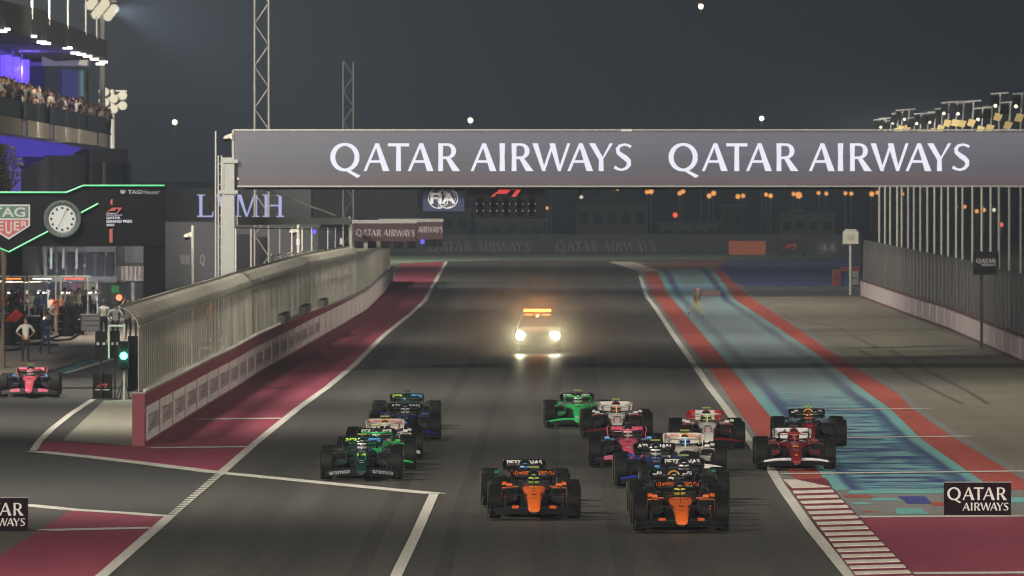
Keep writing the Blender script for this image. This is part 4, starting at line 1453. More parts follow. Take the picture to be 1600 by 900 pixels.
cars = [
    ('papaya orange racing car leading on the right of the track', 'driver in yellow helmet in the leading papaya orange car', 1064, 829, 0, ORANGE, dict(helmet='yellow', band='pink', tcam='black')),
    ('papaya orange racing car with yellow camera left of the leading one', 'driver in lime helmet in the left papaya orange car', 834.5, 809, 0, ORANGE, dict(helmet='lime', band='black', tcam='yellow')),
    ('black and teal racing car half hidden behind the left papaya orange car', 'driver in blue helmet behind the left papaya orange car', 821, 789, .004, SILVER, dict(helmet='sky', band='white', tcam='black')),
    ('navy racing car with orange air inlet ring just behind the leading orange car', 'driver in white helmet directly behind the leading papaya orange car', 1055, 809, 0, NAVYBULL, dict(helmet='white', band='navy', tcam='black')),
    ('black and teal racing car with yellow camera behind the navy car', 'driver in pale pink helmet in the black car with yellow camera', 1070, 787, -.004, SILVER, dict(helmet='white', band='pink', tcam='yellow', flap='red')),
    ('blue racing car with white wing lettering in the right-hand group', 'driver in white and orange helmet in the right-hand blue car', 1026, 759, 0, BLUE, dict(helmet='white', band='orange', tcam='yellow')),
    ('pink racing car on the track left of the blue car', 'driver in white helmet in the pink car on the track', 982, 727, 0, PINK, dict(helmet='white', band='black', tcam='black')),
    ('cream racing car with orange inlet ring right of the blue car', 'driver in blue and white helmet in the right-hand cream car', 1072, 741, 0, WHITEBULL, dict(helmet='sky', band='white', tcam='yellow')),
    ('white and red racing car beside the bright green car in the middle', 'driver in orange helmet in the middle white and red car', 964, 683, .004, HAAS, dict(helmet='orange', band='white', tcam='yellow', rwing='white')),
    ('bright green racing car rearmost in the middle of the track', 'driver in white helmet in the rearmost bright green car', 904, 667, .006, LIMEG, dict(helmet='white', band='lime', tcam='yellow')),
    ('white and red racing car with red wing ends by the right edge line', 'driver in lime helmet in the white and red car by the edge line', 1106, 699, 0, HAAS, dict(helmet='lime', band='white', tcam='yellow')),
    ('dark red racing car with white wings running onto the right edge line', 'driver in red helmet in the dark red car', 1243, 732, -.006, SCARLET, dict(helmet='brightred', band='white', tcam='black')),
    ('navy racing car off on the painted run-off behind the dark red car', 'driver in orange and white helmet in the navy car on the run-off', 1265, 696, -.010, NAVYBULL, dict(helmet='orange', band='white', tcam='yellow', nose='red')),
    ('dark green racing car leading the left-hand group', 'driver in pale blue helmet leading the left-hand group', 565, 748, .008, DKG, dict(helmet='white', band='sky', tcam='yellow')),
    ('bright green racing car tucked behind the leading dark green car', 'driver in white helmet in the left-hand bright green car', 588, 732, .010, LIMEG, dict(helmet='white', band='green', tcam='yellow')),
    ('cream racing car in the middle of the left-hand group', 'driver in white and red helmet in the left-hand cream car', 601, 715, .010, WHITEBULL, dict(helmet='white', band='brightred', tcam='yellow')),
    ('blue racing car with white wing lettering in the left-hand group', 'driver in white helmet in the left-hand blue car', 633, 686, .010, BLUE, dict(helmet='white', band='blue', tcam='black')),
    ('dark green racing car at the back of the left-hand group', 'driver in teal helmet in the rear dark green car', 635, 668, .006, DKG, dict(helmet='teal', band='white', tcam='black')),
    ('pink racing car coming down the pit lane on its own', 'driver in white helmet in the pink pit lane car', 46, 619, .03, PINK, dict(helmet='white', band='pink', tcam='yellow')),
]
def nose_z(y):
    return interp([(-1.2, .27), (-.85, .39), (-.45, .49), (0, .565), (.32, .615), (.55, .645)], y)
MARKS = {id(ORANGE): [(x_, .40, .035, .05, 'black') for x_ in (-.13, -.05, .05, .13)] + [(0, .15, .012, .30, 'black'), (0, -.30, .10, .10, 'black'), (0, -.62, .13, .03, 'black')],
         id(SCARLET): [(0, .0, .16, .20, 'gold'), (0, .30, .18, .06, 'white'), (0, -.35, .17, .05, 'silver'), (0, -.50, .15, .05, 'silver'), (0, -.9, .05, .10, 'gold')],
         id(HAAS): [(0, .1, .2, .18, 'black'), (-.08, -.4, .05, .5, 'brightred'), (.08, -.4, .05, .5, 'brightred')],
         id(WHITEBULL): [(0, .1, .16, .16, 'navy'), (0, -.5, .14, .2, 'brightred')], id(NAVYBULL): [(0, -.1, .14, .3, 'brightred'), (0, -.6, .10, .2, 'gold')],
         id(PINK): [(0, .2, .16, .10, 'black'), (0, -.5, .14, .05, 'white')], id(LIMEG): [(0, .2, .18, .12, 'black'), (0, -1.05, .18, .05, 'white')],
         id(DKG): [(-.10, -.2, .02, .7, 'teal'), (.10, -.2, .02, .7, 'teal'), (0, -.55, .12, .06, 'silver'), (0, -.72, .12, .06, 'silver')],
         id(SILVER): [(0, .1, .12, .15, 'silver')], id(BLUE): [(0, .1, .16, .12, 'silver'), (0, -.5, .12, .2, 'sky')]}
for lab, drv, px, py, rz, kit, extra in cars:
    kw = dict(kit)
    kw.update(extra)
    kw['nose_marks'] = MARKS[id(kit)]
    kw['digits'] = '14' if kit is DKG else None
    racing_car(lab, drv, cpos(px, py), rz, **kw)

# ------------------------------------------------------------------ course car with headlamps and orange roof lights
p = g(840, 551)
sc_t = thing('safety_car', 'dark course car with bright headlamps and an orange roof light bar', 'car', (p.x, p.y, 0))
M_carb = mat('car_dark_paint', (.008, .009, .008), .6, .0, .0, vary=.03)
def csect(y, hw, z0, z1, pw_=4):
    return sect(y, hw, z0, z1, 20, pw_)
MB().loft([csect(-.95, .82, .34, .70), csect(-.85, .93, .28, .82), csect(-.3, .97, .26, .95), csect(.6, .98, .26, 1.02), csect(2.6, .99, .26, 1.05), csect(3.6, .97, .28, 1.02), csect(3.95, .88, .36, .9)]).build('body', M_carb, sc_t, True, False)
MB().loft([[(-.80, .7, 1.0), (.80, .7, 1.0), (.86, 3.5, 1.0), (-.86, 3.5, 1.0)], [(-.62, 1.45, 1.52), (.62, 1.45, 1.52), (.66, 2.9, 1.52), (-.66, 2.9, 1.52)], [(-.58, 1.6, 1.58), (.58, 1.6, 1.58), (.6, 2.8, 1.58), (-.6, 2.8, 1.58)]]).build('cabin', M_carb, sc_t, True, False)
MB().hexa([(-.72, .78, 1.06), (.72, .78, 1.06), (.72, .80, 1.06), (-.72, .80, 1.06)], [(-.58, 1.40, 1.50), (.58, 1.40, 1.50), (.58, 1.42, 1.50), (-.58, 1.42, 1.50)]).build('windscreen', M_glass, sc_t, False, False)
MB().loft([csect(-.965, .45, .40, .66, 3), csect(-.93, .47, .38, .68, 3)]).build('grille', M_black, sc_t, False, False)
MB().box((0, -.93, .29), (1.6, .12, .08)).build('splitter', M_black, sc_t, False, False)
for s in (-1, 1):
    MB().loft([csect(1.0, .09, 1.02, 1.14, 3), csect(1.1, .1, 1.01, 1.15, 3)]).build('mirror', M_carb, sc_t, True, False).location.x = s * 1.06
    for y in (0, 2.85):
        w = MB().lathe([(-.13, .22), (-.13, .30), (-.11, .345), (.11, .345), (.13, .30), (.13, .22)], (s * .83, y, .345), 'x', 24).build('wheel', M_tyre, sc_t, True, False)
        MB().lathe([(-.125, .001), (-.13, .1), (-.12, .235), (.12, .235), (.13, .1), (.125, .001)], (s * .83, y, .345), 'x', 20).build('rim', M_rimd, w, True, False)
    hl = MB().lathe([(-.07, .001), (-.06, .15), (-.02, .19), (.03, .195)], (s * .70, -.90, .70), 'y', 18).build('headlamp', emit('headlamp', (1.0, .96, .76), 20), sc_t, True, False)
    add_light('headlamp_beam', 'SPOT', (p.x + s * .70, p.y - 1.02, .70), 450, (1.0, .92, .60), sc_t, (p.x + s * .5 - 1, p.y - 70, 4), spot_size=math.radians(38), spot_blend=1.0, shadow_soft_size=.08, specular_factor=.05)
lb = MB().box((0, 1.9, 1.62), (1.16, .28, .07)).build('light_bar', M_dark, sc_t, False, False)
for k in range(4):
    MB().box((-.42 + k * .28, 1.9, 1.705), (.27, .24, .10)).build('beacon', emit('orange_beacon', (1.0, .30, .05), 9), lb, False, False)
for s in (-1, 1):
    MB().box((s * .36, 1.43, 1.535), (.30, .05, .04)).build('strobe', emit('orange_strobe', (1.0, .25, .03), 6), sc_t, False, False)
add_light('beacon_glow', 'POINT', (p.x, p.y + 1.5, 1.80), 110, (1.0, .30, .06), sc_t, shadow_soft_size=.03)

# dust volume added round the course car to spread its headlamp glow
dm = bpy.data.materials.new('glow_dust')
dm.use_nodes = True
nt = dm.node_tree
nt.nodes.remove(nt.nodes['Principled BSDF'])
pv = nt.nodes.new('ShaderNodeVolumePrincipled')
pv.inputs['Color'].default_value = (.95, .92, .80, 1)
tcd = nt.nodes.new('ShaderNodeTexCoord')
mpd = nt.nodes.new('ShaderNodeMapping')
mpd.inputs['Location'].default_value = (-1, -1, 0)
mpd.inputs['Scale'].default_value = (2, 2, 1)
lnd = nt.nodes.new('ShaderNodeVectorMath')
lnd.operation = 'LENGTH'
mrd = nt.nodes.new('ShaderNodeMapRange')
mrd.interpolation_type = 'SMOOTHSTEP'
for k_, q_ in zip(('From Min', 'From Max', 'To Min', 'To Max'), (1.0, 0.0, 0.0, .085)):
    mrd.inputs[k_].default_value = q_
nt.links.new(tcd.outputs['Generated'], mpd.inputs['Vector'])
nt.links.new(mpd.outputs[0], lnd.inputs[0])
nt.links.new(lnd.outputs['Value'], mrd.inputs['Value'])
nt.links.new(mrd.outputs[0], pv.inputs['Density'])
pv.inputs['Anisotropy'].default_value = .6
nt.links.new(pv.outputs[0], nt.nodes['Material Output'].inputs['Volume'])
rings = []
for i in range(9):
    t_ = math.pi * (.02 + .96 * i / 8)
    rings.append([(p.x - .3 + 6.4 * math.sin(t_) * math.cos(a_), p.y - 3 - 15 * math.cos(t_), .03 + 4.2 * math.sin(t_) * max(0, math.sin(a_)) - (.001 if math.sin(a_) < 0 else 0)) for a_ in [2 * math.pi * k_ / 20 for k_ in range(20)]])
du = MB().loft(rings).build('glow_dust_cloud', dm)
du['kind'] = 'stuff'

# ------------------------------------------------------------------ people: one skinned figure per pose, coloured by limb
def figure(arms='down', legs='stand', lean=0.0, fingers=True, sub=1):
    V, E, R, B = [], [], [], []          # verts, edges, radii, what each edge wears
    def v(p, r):
        V.append(Vector(p)); R.append(r); return len(V) - 1
    def e_(a, c, w):
        E.append((a, c)); B.append(w)
    def L(p):                            # forward lean about the hips
        y, z = p[1], p[2] - .95
        if z <= 0:
            return p
        return (p[0], y * math.cos(lean) - z * math.sin(lean), .95 + z * math.cos(lean) + y * math.sin(lean))
    pel = v((0, 0, .95), (.15, .11)); sp = v(L((0, 0, 1.13)), (.135, .10)); ch = v(L((0, 0, 1.33)), (.155, .105))
    nk = v(L((0, 0, 1.48)), .058); hb = v(L((0, -.015, 1.57)), (.072, .085)); ht = v(L((0, -.01, 1.68)), (.085, .1))
    e_(pel, sp, 1); e_(sp, ch, 1); e_(ch, nk, 1); e_(nk, hb, 0); e_(hb, ht, 0)
    ns = v(L((0, -.105, 1.60)), .014); e_(hb, ns, 0)
    for s in (-1, 1):
        sh = v(L((s * .19, 0, 1.41)), .066)
        if arms == 'down':
            el, wr, hd = (s * .25, .02, 1.13), (s * .27, -.05, .90), (s * .27, -.07, .82)
        elif arms == 'hips':
            el, wr, hd = (s * .36, .08, 1.16), (s * .21, -.04, 1.02), (s * .16, -.08, .99)
        elif arms == 'front':
            el, wr, hd = (s * .26, -.05, 1.14), (s * .13, -.28, 1.16), (s * .07, -.33, 1.18)
        elif arms == 'up':
            el, wr, hd = (s * .34, -.1, 1.52), (s * .24, -.14, 1.76), (s * .2, -.15, 1.84)
        elif arms == 'one_up':
            el, wr, hd = ((s * .34, -.1, 1.52), (s * .24, -.14, 1.76), (s * .2, -.15, 1.84)) if s > 0 else ((s * .26, -.04, 1.14), (s * .16, -.25, 1.12), (s * .12, -.3, 1.13))
        else:                            # swinging
            el, wr, hd = (s * .25, .10 * s, 1.15), (s * .24, .10 * s - .2, 1.02), (s * .23, .10 * s - .27, .99)
        el, wr, hd = v(L(el), .046), v(L(wr), .033), v(L(hd), (.036, .022))
        e_(ch, sh, 1); e_(sh, el, 1); e_(el, wr, 5); e_(wr, hd, 0)
        if fingers:
            d = (V[hd] - V[wr]).normalized()
            side = Vector((0, 1, 0)) if abs(d.y) < .8 else Vector((0, 0, 1))
            for k, ln in enumerate((.075, .085, .08, .06)):
                q = v(V[hd] + d * ln * .5 + side * (k - 1.5) * .021, .0095)
                e_(hd, q, 0)
                e_(q, v(V[hd] + d * ln + side * (k - 1.5) * .023 + Vector((-s * .015, 0, 0)), .008), 0)
            q = v(V[wr] + d * .05 - side * .045, .0105)
            e_(wr, q, 0)
        hp = v((s * .095, 0, .88), .095)
        if legs == 'walk':
            kn, an, to = (s * .10, -.10 if s > 0 else .06, .49), (s * .10, -.10 if s > 0 else .32, .09 if s > 0 else .14), (s * .11, -.26 if s > 0 else .2, .05)
        elif legs == 'run':
            kn, an, to = (s * .16, -.22 if s > 0 else .10, .52), (s * .24, -.10 if s > 0 else .42, .12 if s > 0 else .3), (s * .27, -.25 if s > 0 else .38, .06 if s > 0 else .18)
        elif legs == 'wide':
            kn, an, to = (s * .15, -.02, .49), (s * .19, .02, .08), (s * .22, -.14, .04)
        else:
            kn, an, to = (s * .105, -.02, .49), (s * .11, .02, .08), (s * .13, -.14, .04)
        kn, an, to = v(kn, .062), v(an, .045), v(to, (.042, .034))
        e_(pel, hp, 2); e_(hp, kn, 2); e_(kn, an, 2); e_(an, to, 3)
    me = skin_mesh([tuple(p) for p in V], E, R, 0, sub)
    for p in me.polygons:
        c = p.center
        best, bw = 9, 0
        for (a, q), w in zip(E, B):
            A, D_ = V[a], V[q] - V[a]
            t = max(0, min(1, (c - A).dot(D_) / max(D_.length_squared, 1e-9)))
            dd = (c - A - D_ * t).length
            if dd < best:
                best, bw = dd, w
        p.material_index = bw
        p.use_smooth = True
    # hair cap
    hb_, ht_ = V[4], V[5]
    hair = MB().loft([[(ht_.x + .098 * math.sin(t) * math.cos(a), ht_.y + .012 + .112 * math.sin(t) * math.sin(a), ht_.z - .012 + .108 * math.cos(t) - .05 * max(0, math.sin(a)) * math.sin(t)) for a in [2 * math.pi * k / 12 for k in range(12)]] for t in [.05, .5, .95, 1.35, 1.6]]).mesh('hair', True)
    return me, hair

SKIN = [mat('skin_light', (.42, .25, .17), .6), mat('skin_mid', (.28, .15, .09), .6), mat('skin_dark', (.10, .055, .035), .6)]
CL = {n: mat('cloth_' + n, c, .85, vary=.2) for n, c in dict(white=(.60, .58, .53), black=(.015, .015, .017), navy=(.02, .035, .09), orange=(.65, .14, .04), red=(.45, .04, .03), grey=(.14, .14, .14), olive=(.10, .09, .045), yellow=(.34, .26, .08), pink=(.50, .25, .25), blue=(.05, .11, .28), cream=(.50, .42, .32), brown=(.12, .07, .045)).items()}
HAIR = [mat('hair_black', (.012, .010, .009), .6), mat('hair_brown', (.05, .03, .018), .6), CL['white'], CL['red']]
FIG = {}
def person(label, loc, rz, top, trs, pose=('down', 'stand', 0.0), skin=0, hair=0, sleeves=True, cap=None, hgt=1.0, group=None, detail=True, hat=None):
    k = (pose, detail)
    if k not in FIG:
        FIG[k] = figure(pose[0], pose[1], pose[2], detail, 1 if detail else 0)
    me, hr = FIG[k]
    t = thing('person', label, 'person', loc, rz, group)
    t.scale = (hgt, hgt, hgt)
    sk = SKIN[skin]
    inst('body', me, [sk, CL[top], CL[trs], CL['black'], sk, CL[top] if sleeves else sk], t)
    inst('hair' if hat is None else 'cap', hr, HAIR[hair] if hat is None else CL[hat], t)
    return t

# ------------------------------------------------------------------ black arch with clock over the pit exit
S2 = 46.0
D2 = F / S2
def a2(px, py, dy=0.0):
    return at(px, py, D2 + dy)
ar = thing('clock_arch', 'black arch with green edge lights and a round clock over the pit exit', 'arch', (a2(240, 600).x, D2, 0))
def pix_prism(poly, D, d0, d1):
    return MB().prism(poly, lambda a, c, d: at(a, c, D) + Vector((0, d, 0)), d0, d1)
M_gloss = mat('matt_black', (.004, .004, .005), .8, spec=.1)
pix_prism([(-60, 301), (105, 301), (130, 290.5), (257, 290.5), (257, 385), (30, 385), (14, 394), (-2, 386), (-60, 357)], D2, 0, .7).build('header', M_gloss, ar)
tp = a2(240.5, 385.2)
MB().box((tp.x, D2 + .35, tp.z / 2), (33 / S2, .66, tp.z)).build('column', M_gloss, ar)
tl = a2(-80, 385)
MB().box((tl.x - .6, D2 + .35, tl.z / 2), (33 / S2, .66, tl.z)).build('column', M_gloss, ar)
M_gled = emit('green_led', (.10, .90, .33), 1.0)
MB().tube([a2(x, y, -.04) for x, y in ((-60, 300.5), (104, 300.5), (130, 289.8), (257, 289.8))], .030, 6).build('light_strip', M_gled, ar)
MB().tube([a2(x, y, -.04) for x, y in ((-60, 358), (-2, 387), (14, 393.5), (75, 361.5))], .030, 6).build('light_strip', M_gled, ar)
MB().tube([a2(x, y, -.04) for x, y in ((126.5, 332.5), (153.5, 318))], .030, 6).build('light_strip', M_gled, ar)
M_sw = emit('sign_white', (.80, .78, .70), .62)
M_sg = emit('sign_green', (.02, .20, .09), .55)
M_sr = emit('sign_red', (.62, .035, .03), .75)
def pix_face(poly, D, dy, name, m, parent):
    return MB().face([at(a, c, D) + Vector((0, dy, 0)) for a, c in poly]).build(name, m, parent)
sh = lambda k: [(13.5 - 33.5 * k, 346 - 26.5 * k), (13.5 + 33.5 * k, 346 - 26.5 * k), (13.5 + 33.5 * k, 346 + 7 * k), (13.5, 346 + 28.5 * k), (13.5 - 33.5 * k, 346 + 7 * k)]
shd = pix_prism(sh(1), D2, -.03, -.005).build('shield', M_sw, ar)
pix_face([(-17.5, 322), (44.5, 322), (44.5, 341), (-17.5, 341)], D2, -.036, 'green_field', M_sg, shd)
pix_face([(-17.5, 343.5), (44.5, 343.5), (44.5, 352), (13.5, 371), (-17.5, 352)], D2, -.036, 'red_field', M_sr, shd)
inst('lettering', ftext('TAG', 52 / S2, 15 / S2, bold=.02), M_sw, shd, a2(13.5, 331.5, -.045) - root_loc(shd))
for tx, px, py, w, h in (('H', -11, 350, 10, 9), ('E', 1, 353, 9, 14), ('U', 13.5, 356, 10, 20), ('E', 26, 353, 9, 14), ('R', 38, 350, 10, 9)):
    inst('lettering', ftext(tx, w / S2, h / S2, bold=.02), M_sw, shd, a2(px, py, -.045) - root_loc(shd))
c = a2(97.5, 342)
ck = MB().lathe([(-.10, .46), (-.13, .52), (-.12, .63), (-.02, .64)], c, 'y', 40).build('clock', emit('bezel_green', (.01, .06, .045), .5), ar, True)
MB().lathe([(-.09, .001), (-.09, .48)], c, 'y', 40).build('dial', emit('dial_white', (.78, .78, .68), .78), ck)
b = MB()
for k in range(60):
    a = k * math.pi / 30
    w = .012 if k % 5 else .0
    if w:
        b.box(c + Vector((.435 * math.sin(a), -.1, .435 * math.cos(a))), (.016, .01, .016))
b.build('minute_track', M_black, ck)['kind'] = 'stuff'
for k in range(12):
    a = k * math.pi / 6
    q = c + Vector((.37 * math.sin(a), -.10, .37 * math.cos(a)))
    MB().lathe([(-.012, .001), (-.012, .042), (0, .042)], q, 'y', 12).build('hour_marker', M_black, ck)
for ang, ln, w in ((27, .36, .05), (206, .30, .07), (22, .40, .014)):
    a = math.radians(ang)
    MB().bar(c + Vector((-.05 * math.sin(a), -.12, -.05 * math.cos(a))), c + Vector((ln * math.sin(a), -.12, ln * math.cos(a))), w, .01).build('hand', M_sr if w == .014 else M_black, ck)
b = MB()
for k in range(12):
    a = k * math.pi / 6
    b.bar(c + Vector((.53 * math.sin(a), -.14, .53 * math.cos(a))), c + Vector((.60 * math.sin(a), -.14, .60 * math.cos(a))), .03, .008)
b.build('bezel_marks', emit('bezel_pale', (.5, .6, .55), .35), ck)['kind'] = 'stuff'
inst('logo', RM, M_sr, ar, a2(178.5, 328, -.03) - root_loc(ar), scl=(.26, 1, .23))
pix_face([(172, 315), (174, 311), (176, 311), (176, 321), (173, 319)], D2, -.03, 'logo', M_sr, ar)
pix_face([(171, 358), (176, 357), (176, 379), (171, 379)], D2, -.03, 'logo', M_sr, ar)
for tx, x0, x1, y, h in (('QATAR', 166, 188, 340.5, 4.3), ('GRAND PRIX', 166, 207, 345.8, 4.6), ('2025', 166, 178.5, 351.5, 3.6), ('FORMULA 1', 166, 184, 333.5, 1.7), ('QATAR AIRWAYS', 166, 191, 336.3, 1.7)):
    inst('lettering', ftext(tx, (x1 - x0) / S2, h / S2, bold=.035), emit('text_white', (.8, .8, .9), .8), ar, a2((x0 + x1) / 2, y, -.03) - root_loc(ar))
inst('lettering', ftext('TAG', 20 / S2, 6.6 / S2, bold=.03), emit('text_grey', (.5, .5, .5), .55), ar, a2(210, 300, -.03) - root_loc(ar))
inst('lettering', ftext('Heuer', 28 / S2, 6.8 / S2), emit('text_grey', (.5, .5, .5), .55), ar, a2(235.5, 300, -.03) - root_loc(ar))
pix_face([(188, 297), (196, 297), (196, 301), (192, 303.5), (188, 301)], D2, -.03, 'small_shield', emit('text_grey', (.5, .5, .5), .55), ar)

# ------------------------------------------------------------------ traffic light and boxes at the end of the pit lane
tlp = g(193, 625)
t = thing('traffic_light', 'traffic light showing green on a pale pole beside the pit wall end', 'traffic light', (tlp.x, tlp.y, 0))
sT = F / tlp.y
def tp_(px, py, dy=0.0):
    return at(px, py, tlp.y + dy)
MB().tube([tp_(194, 625), tp_(194, 506)], 2.2 / sT, 8).tube([tp_(170, 509), tp_(194, 509)], 1.6 / sT, 6).tube([tp_(170, 509), tp_(170, 560)], 1.4 / sT, 6).build('pole', M_pale_steel, t)
MB().tube([tp_(180, 626, -.3), tp_(193, 592)], .018, 5).tube([tp_(203, 624, -.1), tp_(194, 592)], .018, 5).tube([tp_(188, 622, .4), tp_(193, 592)], .018, 5).build('tripod', M_dark, t)
hd = MB().box(tp_(193, 556, -.1), (17 / sT, .25, 46 / sT)).build('signal_head', M_black, t)
for py, m_ in ((541, mat('unlit_lens', (.006, .004, .004), .7, spec=.1)), (556, emit('green_signal', (.06, 1.0, .55), 14)), (571, mat('unlit_lens', (.006, .004, .004), .7, spec=.1))):
    MB().lathe([(-.07, .001), (-.06, .10), (0, .125)], tp_(193.3, py, -.22), 'y', 20).build('lens', m_, hd, True)
add_light('signal_glow', 'POINT', tp_(193.3, 556, -.55), 25, (.06, 1.0, .55), t, shadow_soft_size=.1)
for (x0, x1, y0, y1, dy, lab) in ((149, 166, 518, 562, .6, 'black speaker-like signal box left of the traffic light'), (172, 187, 517, 560, .5, 'black signal box directly behind the traffic light'), (200, 219, 525, 612, .9, 'tall dark cabinet between the traffic light and the pit wall')):
    D = tlp.y + dy
    p0, p1 = at(x0, y1, D), at(x1, y0, D)
    t = thing('signal_box', lab, 'box', ((p0.x + p1.x) / 2, D, 0))
    MB().box(((p0.x + p1.x) / 2, D, (p0.z + p1.z) / 2), (p1.x - p0.x, .25, p1.z - p0.z)).build('casing', M_black, t)
    MB().tube([((p0.x + p1.x) / 2, D, 0), ((p0.x + p1.x) / 2, D, p0.z)], .03, 6).box(((p0.x + p1.x) / 2, D, .02), (.4, .4, .04)).build('stand', M_dark, t)
    if x0 < 190:
        for dx in (.25, .8):
            MB().lathe([(-.15, .001), (-.15, .05), (0, .06)], at(x0 + (x1 - x0) * dx, 537, D - .1), 'y', 10).build('lamp', M_steel, t)
fb = g(160, 624)
t = thing('logo_box', 'black box with a red logo standing at the pit lane edge', 'box', (fb.x, fb.y, 0))
sB = F / fb.y
MB().box((fb.x, fb.y + .2, 20 / sB), (30 / sB, .4, 40 / sB)).build('casing', M_black, t)
inst('logo', RM, emit('box_logo_red', (.60, .05, .03), .55), t, at(159.5, 602.5, fb.y - .01) - root_loc(t), scl=(9.5 / sB, 1, 9.0 / sB))
MB().box(at(160, 609, fb.y - .02), (22 / sB, .02, 2 / sB)).build('strip', M_steel, t)

# ------------------------------------------------------------------ people about the pits
def on(px, py):
    q = g(px, py)
    return (q.x, q.y, .012)
pit_people = [
    ('person in white shirt and black trousers standing alone on the pit apron', 40, 566, .2, 'white', 'black', ('hips', 'stand', 0.0), 1, 1, 1.0),
    ('person in dark blue overalls leaning forward with a pale bag', 71, 554, .5, 'navy', 'navy', ('front', 'walk', .25), 0, 1, .98),
    ('person in white shirt, leftmost of four seen from behind by the signals', 162, 531, 2.9, 'white', 'black', ('front', 'stand', .05), 1, 1, 1.0),
    ('person in white shirt directly behind the traffic light frame', 180, 534, 3.2, 'white', 'navy', ('hips', 'stand', 0.0), 0, 0, .96),
    ('person in printed pale shirt and dark shorts near the black arch', 200, 531, 2.8, 'grey', 'black', ('up', 'stand', 0.0), 0, 1, .98),
    ('person in pink shirt half hidden by the arch column', 216, 528, 3.1, 'pink', 'black', ('down', 'stand', 0.0), 0, 0, 1.0),
    ('person in orange overalls among the pit equipment', 91, 518, .1, 'orange', 'orange', ('down', 'wide', 0.0), 1, 1, 1.02),
    ('crew member in dark blue, left of the orange overalls', 62, 514, .4, 'blue', 'navy', ('front', 'stand', .2), 0, 0, 1.0),
    ('crew member in black at the left edge by the red hoses', 18, 512, -.3, 'black', 'black', ('one_up', 'stand', 0.0), 1, 0, 1.0),
    ('crew member in red top near the garage wall', 38, 507, .3, 'red', 'black', ('hips', 'stand', 0.0), 0, 0, 1.0),
    ('crew member in grey, right of the orange overalls', 112, 510, -.2, 'grey', 'black', ('front', 'stand', .1), 0, 1, 1.0),
    ('crew member in black holding a cable by the green sign', 134, 509, .6, 'black', 'black', ('front', 'walk', .15), 1, 0, 1.0),
    ('crew member in cream top crouching over by the tyre stacks', 76, 524, 1.2, 'cream', 'blue', ('front', 'wide', .6), 0, 1, .95),
]
pit_people += [
    ('person in white shirt far back between the carts', 48, 511, .2, 'white', 'black', ('hips', 'stand', 0.0), 0, 1, 1.0),
    ('person in white shirt near the middle garage pillar', 100, 506, 2.6, 'white', 'navy', ('front', 'stand', .1), 1, 0, 1.0),
    ('person in white shirt under the pale fascia panel', 146, 505, .5, 'white', 'black', ('one_up', 'stand', 0.0), 0, 0, 1.0),
    ('crew member in orange top at the left edge of the garages', 6, 508, .4, 'orange', 'black', ('front', 'stand', .15), 0, 1, 1.0),
    ('crew member in blue top under the violet fascia panel', 28, 504, -.3, 'blue', 'navy', ('up', 'stand', 0.0), 0, 1, 1.0),
    ('crew member in cream top left of the green sign', 124, 507, .1, 'cream', 'black', ('down', 'stand', 0.0), 1, 1, 1.0),
]
for lab, px, py, rz, top, trs, pose, sk_, hr_, hg in pit_people:
    person(lab, on(px, py), rz, top, trs, pose, sk_, hr_, sleeves=(top not in ('white', 'pink', 'grey')), hgt=hg, group='people in the pit lane')
person('track marshal in orange cap and yellow trousers running on the painted run-off', on(1088, 497), .5, 'olive', 'yellow', ('swing', 'run', .2), 1, 0, hgt=.86, hat='orange')
mp_ = g(1111, 463)
t = thing('low_board', 'low dark board lying on the painted run-off beside the marshal', 'board', (mp_.x, mp_.y, 0))
MB().box((mp_.x, mp_.y, .18), (1.1, .10, .34)).build('panel', mat('dull_plum', (.06, .035, .04), .7), t)
for k in range(5):
    MB().box((mp_.x - .42 + k * .21, mp_.y - .055, .18), (.1, .01, .18)).build('letter_block', mat('dull_red_print', (.14, .06, .06), .7), t)

# ------------------------------------------------------------------ pit building, garages, awning strips
D3 = 15000 / 31.0
S3 = 31.0
def a3(px, py, dy=0.0):
    return at(px, py, D3 + dy)
pb = thing('pit_building', 'dark pit building with coloured fascia panels over open garages', 'building', (a3(100, 500).x, D3, 0))
def rect(name, x0, x1, y0, y1, dy, th, m, parent=None, D=None):
    D = D3 + dy if D is None else D
    p0, p1 = at(x0, y1, D), at(x1, y0, D)
    return MB().box(((p0.x + p1.x) / 2, D + th / 2, (p0.z + p1.z) / 2), (p1.x - p0.x, th, p1.z - p0.z)).build(name, m, parent or pb)
M_bld = mat('dark_cladding', (.045, .047, .055), .7, scale=.6)
M_bld2 = mat('grey_cladding', (.12, .12, .125), .7, scale=.6)
M_beige = mat('beige_cladding', (.46, .40, .30), .8, scale=.5)
rect('upper_wall', -260, 182, 384, 441, 4, 5, M_bld)
rect('side_wall', 178, 235, 380, 440, 5, 4, M_bld2)
rect('back_wall', -260, 250, 441, 502, 9, .4, M_bld)
zf = 0
cols = ['steel', 'violet', 'blue', 'steel', 'blue', 'violet', 'pink', 'pale']
FC = dict(steel=mat('fascia_steel', (.34, .34, .36), .5), violet=mat('fascia_violet', (.30, .27, .38), .5), blue=mat('fascia_blue', (.12, .15, .30), .5), pink=mat('fascia_pink', (.50, .26, .38), .5), pale=mat('fascia_pale', (.52, .54, .40), .5))
xs = [-60, -20, 22, 46, 75, 92, 111, 127.5, 150]
for a, c_, cn in zip(xs, xs[1:], cols):
    rect('fascia_panel', a + .3, c_ - .3, 442.5, 453.5, -1.2, .5, FC[cn])
for px in (-30, 5, 40, 74, 108, 148, 205):
    rect('pillar', px, px + 5, 441, 502, 3.5, .5, M_bld2)
M_redlit = emit('red_lit_window', (.75, .06, .04), .75)
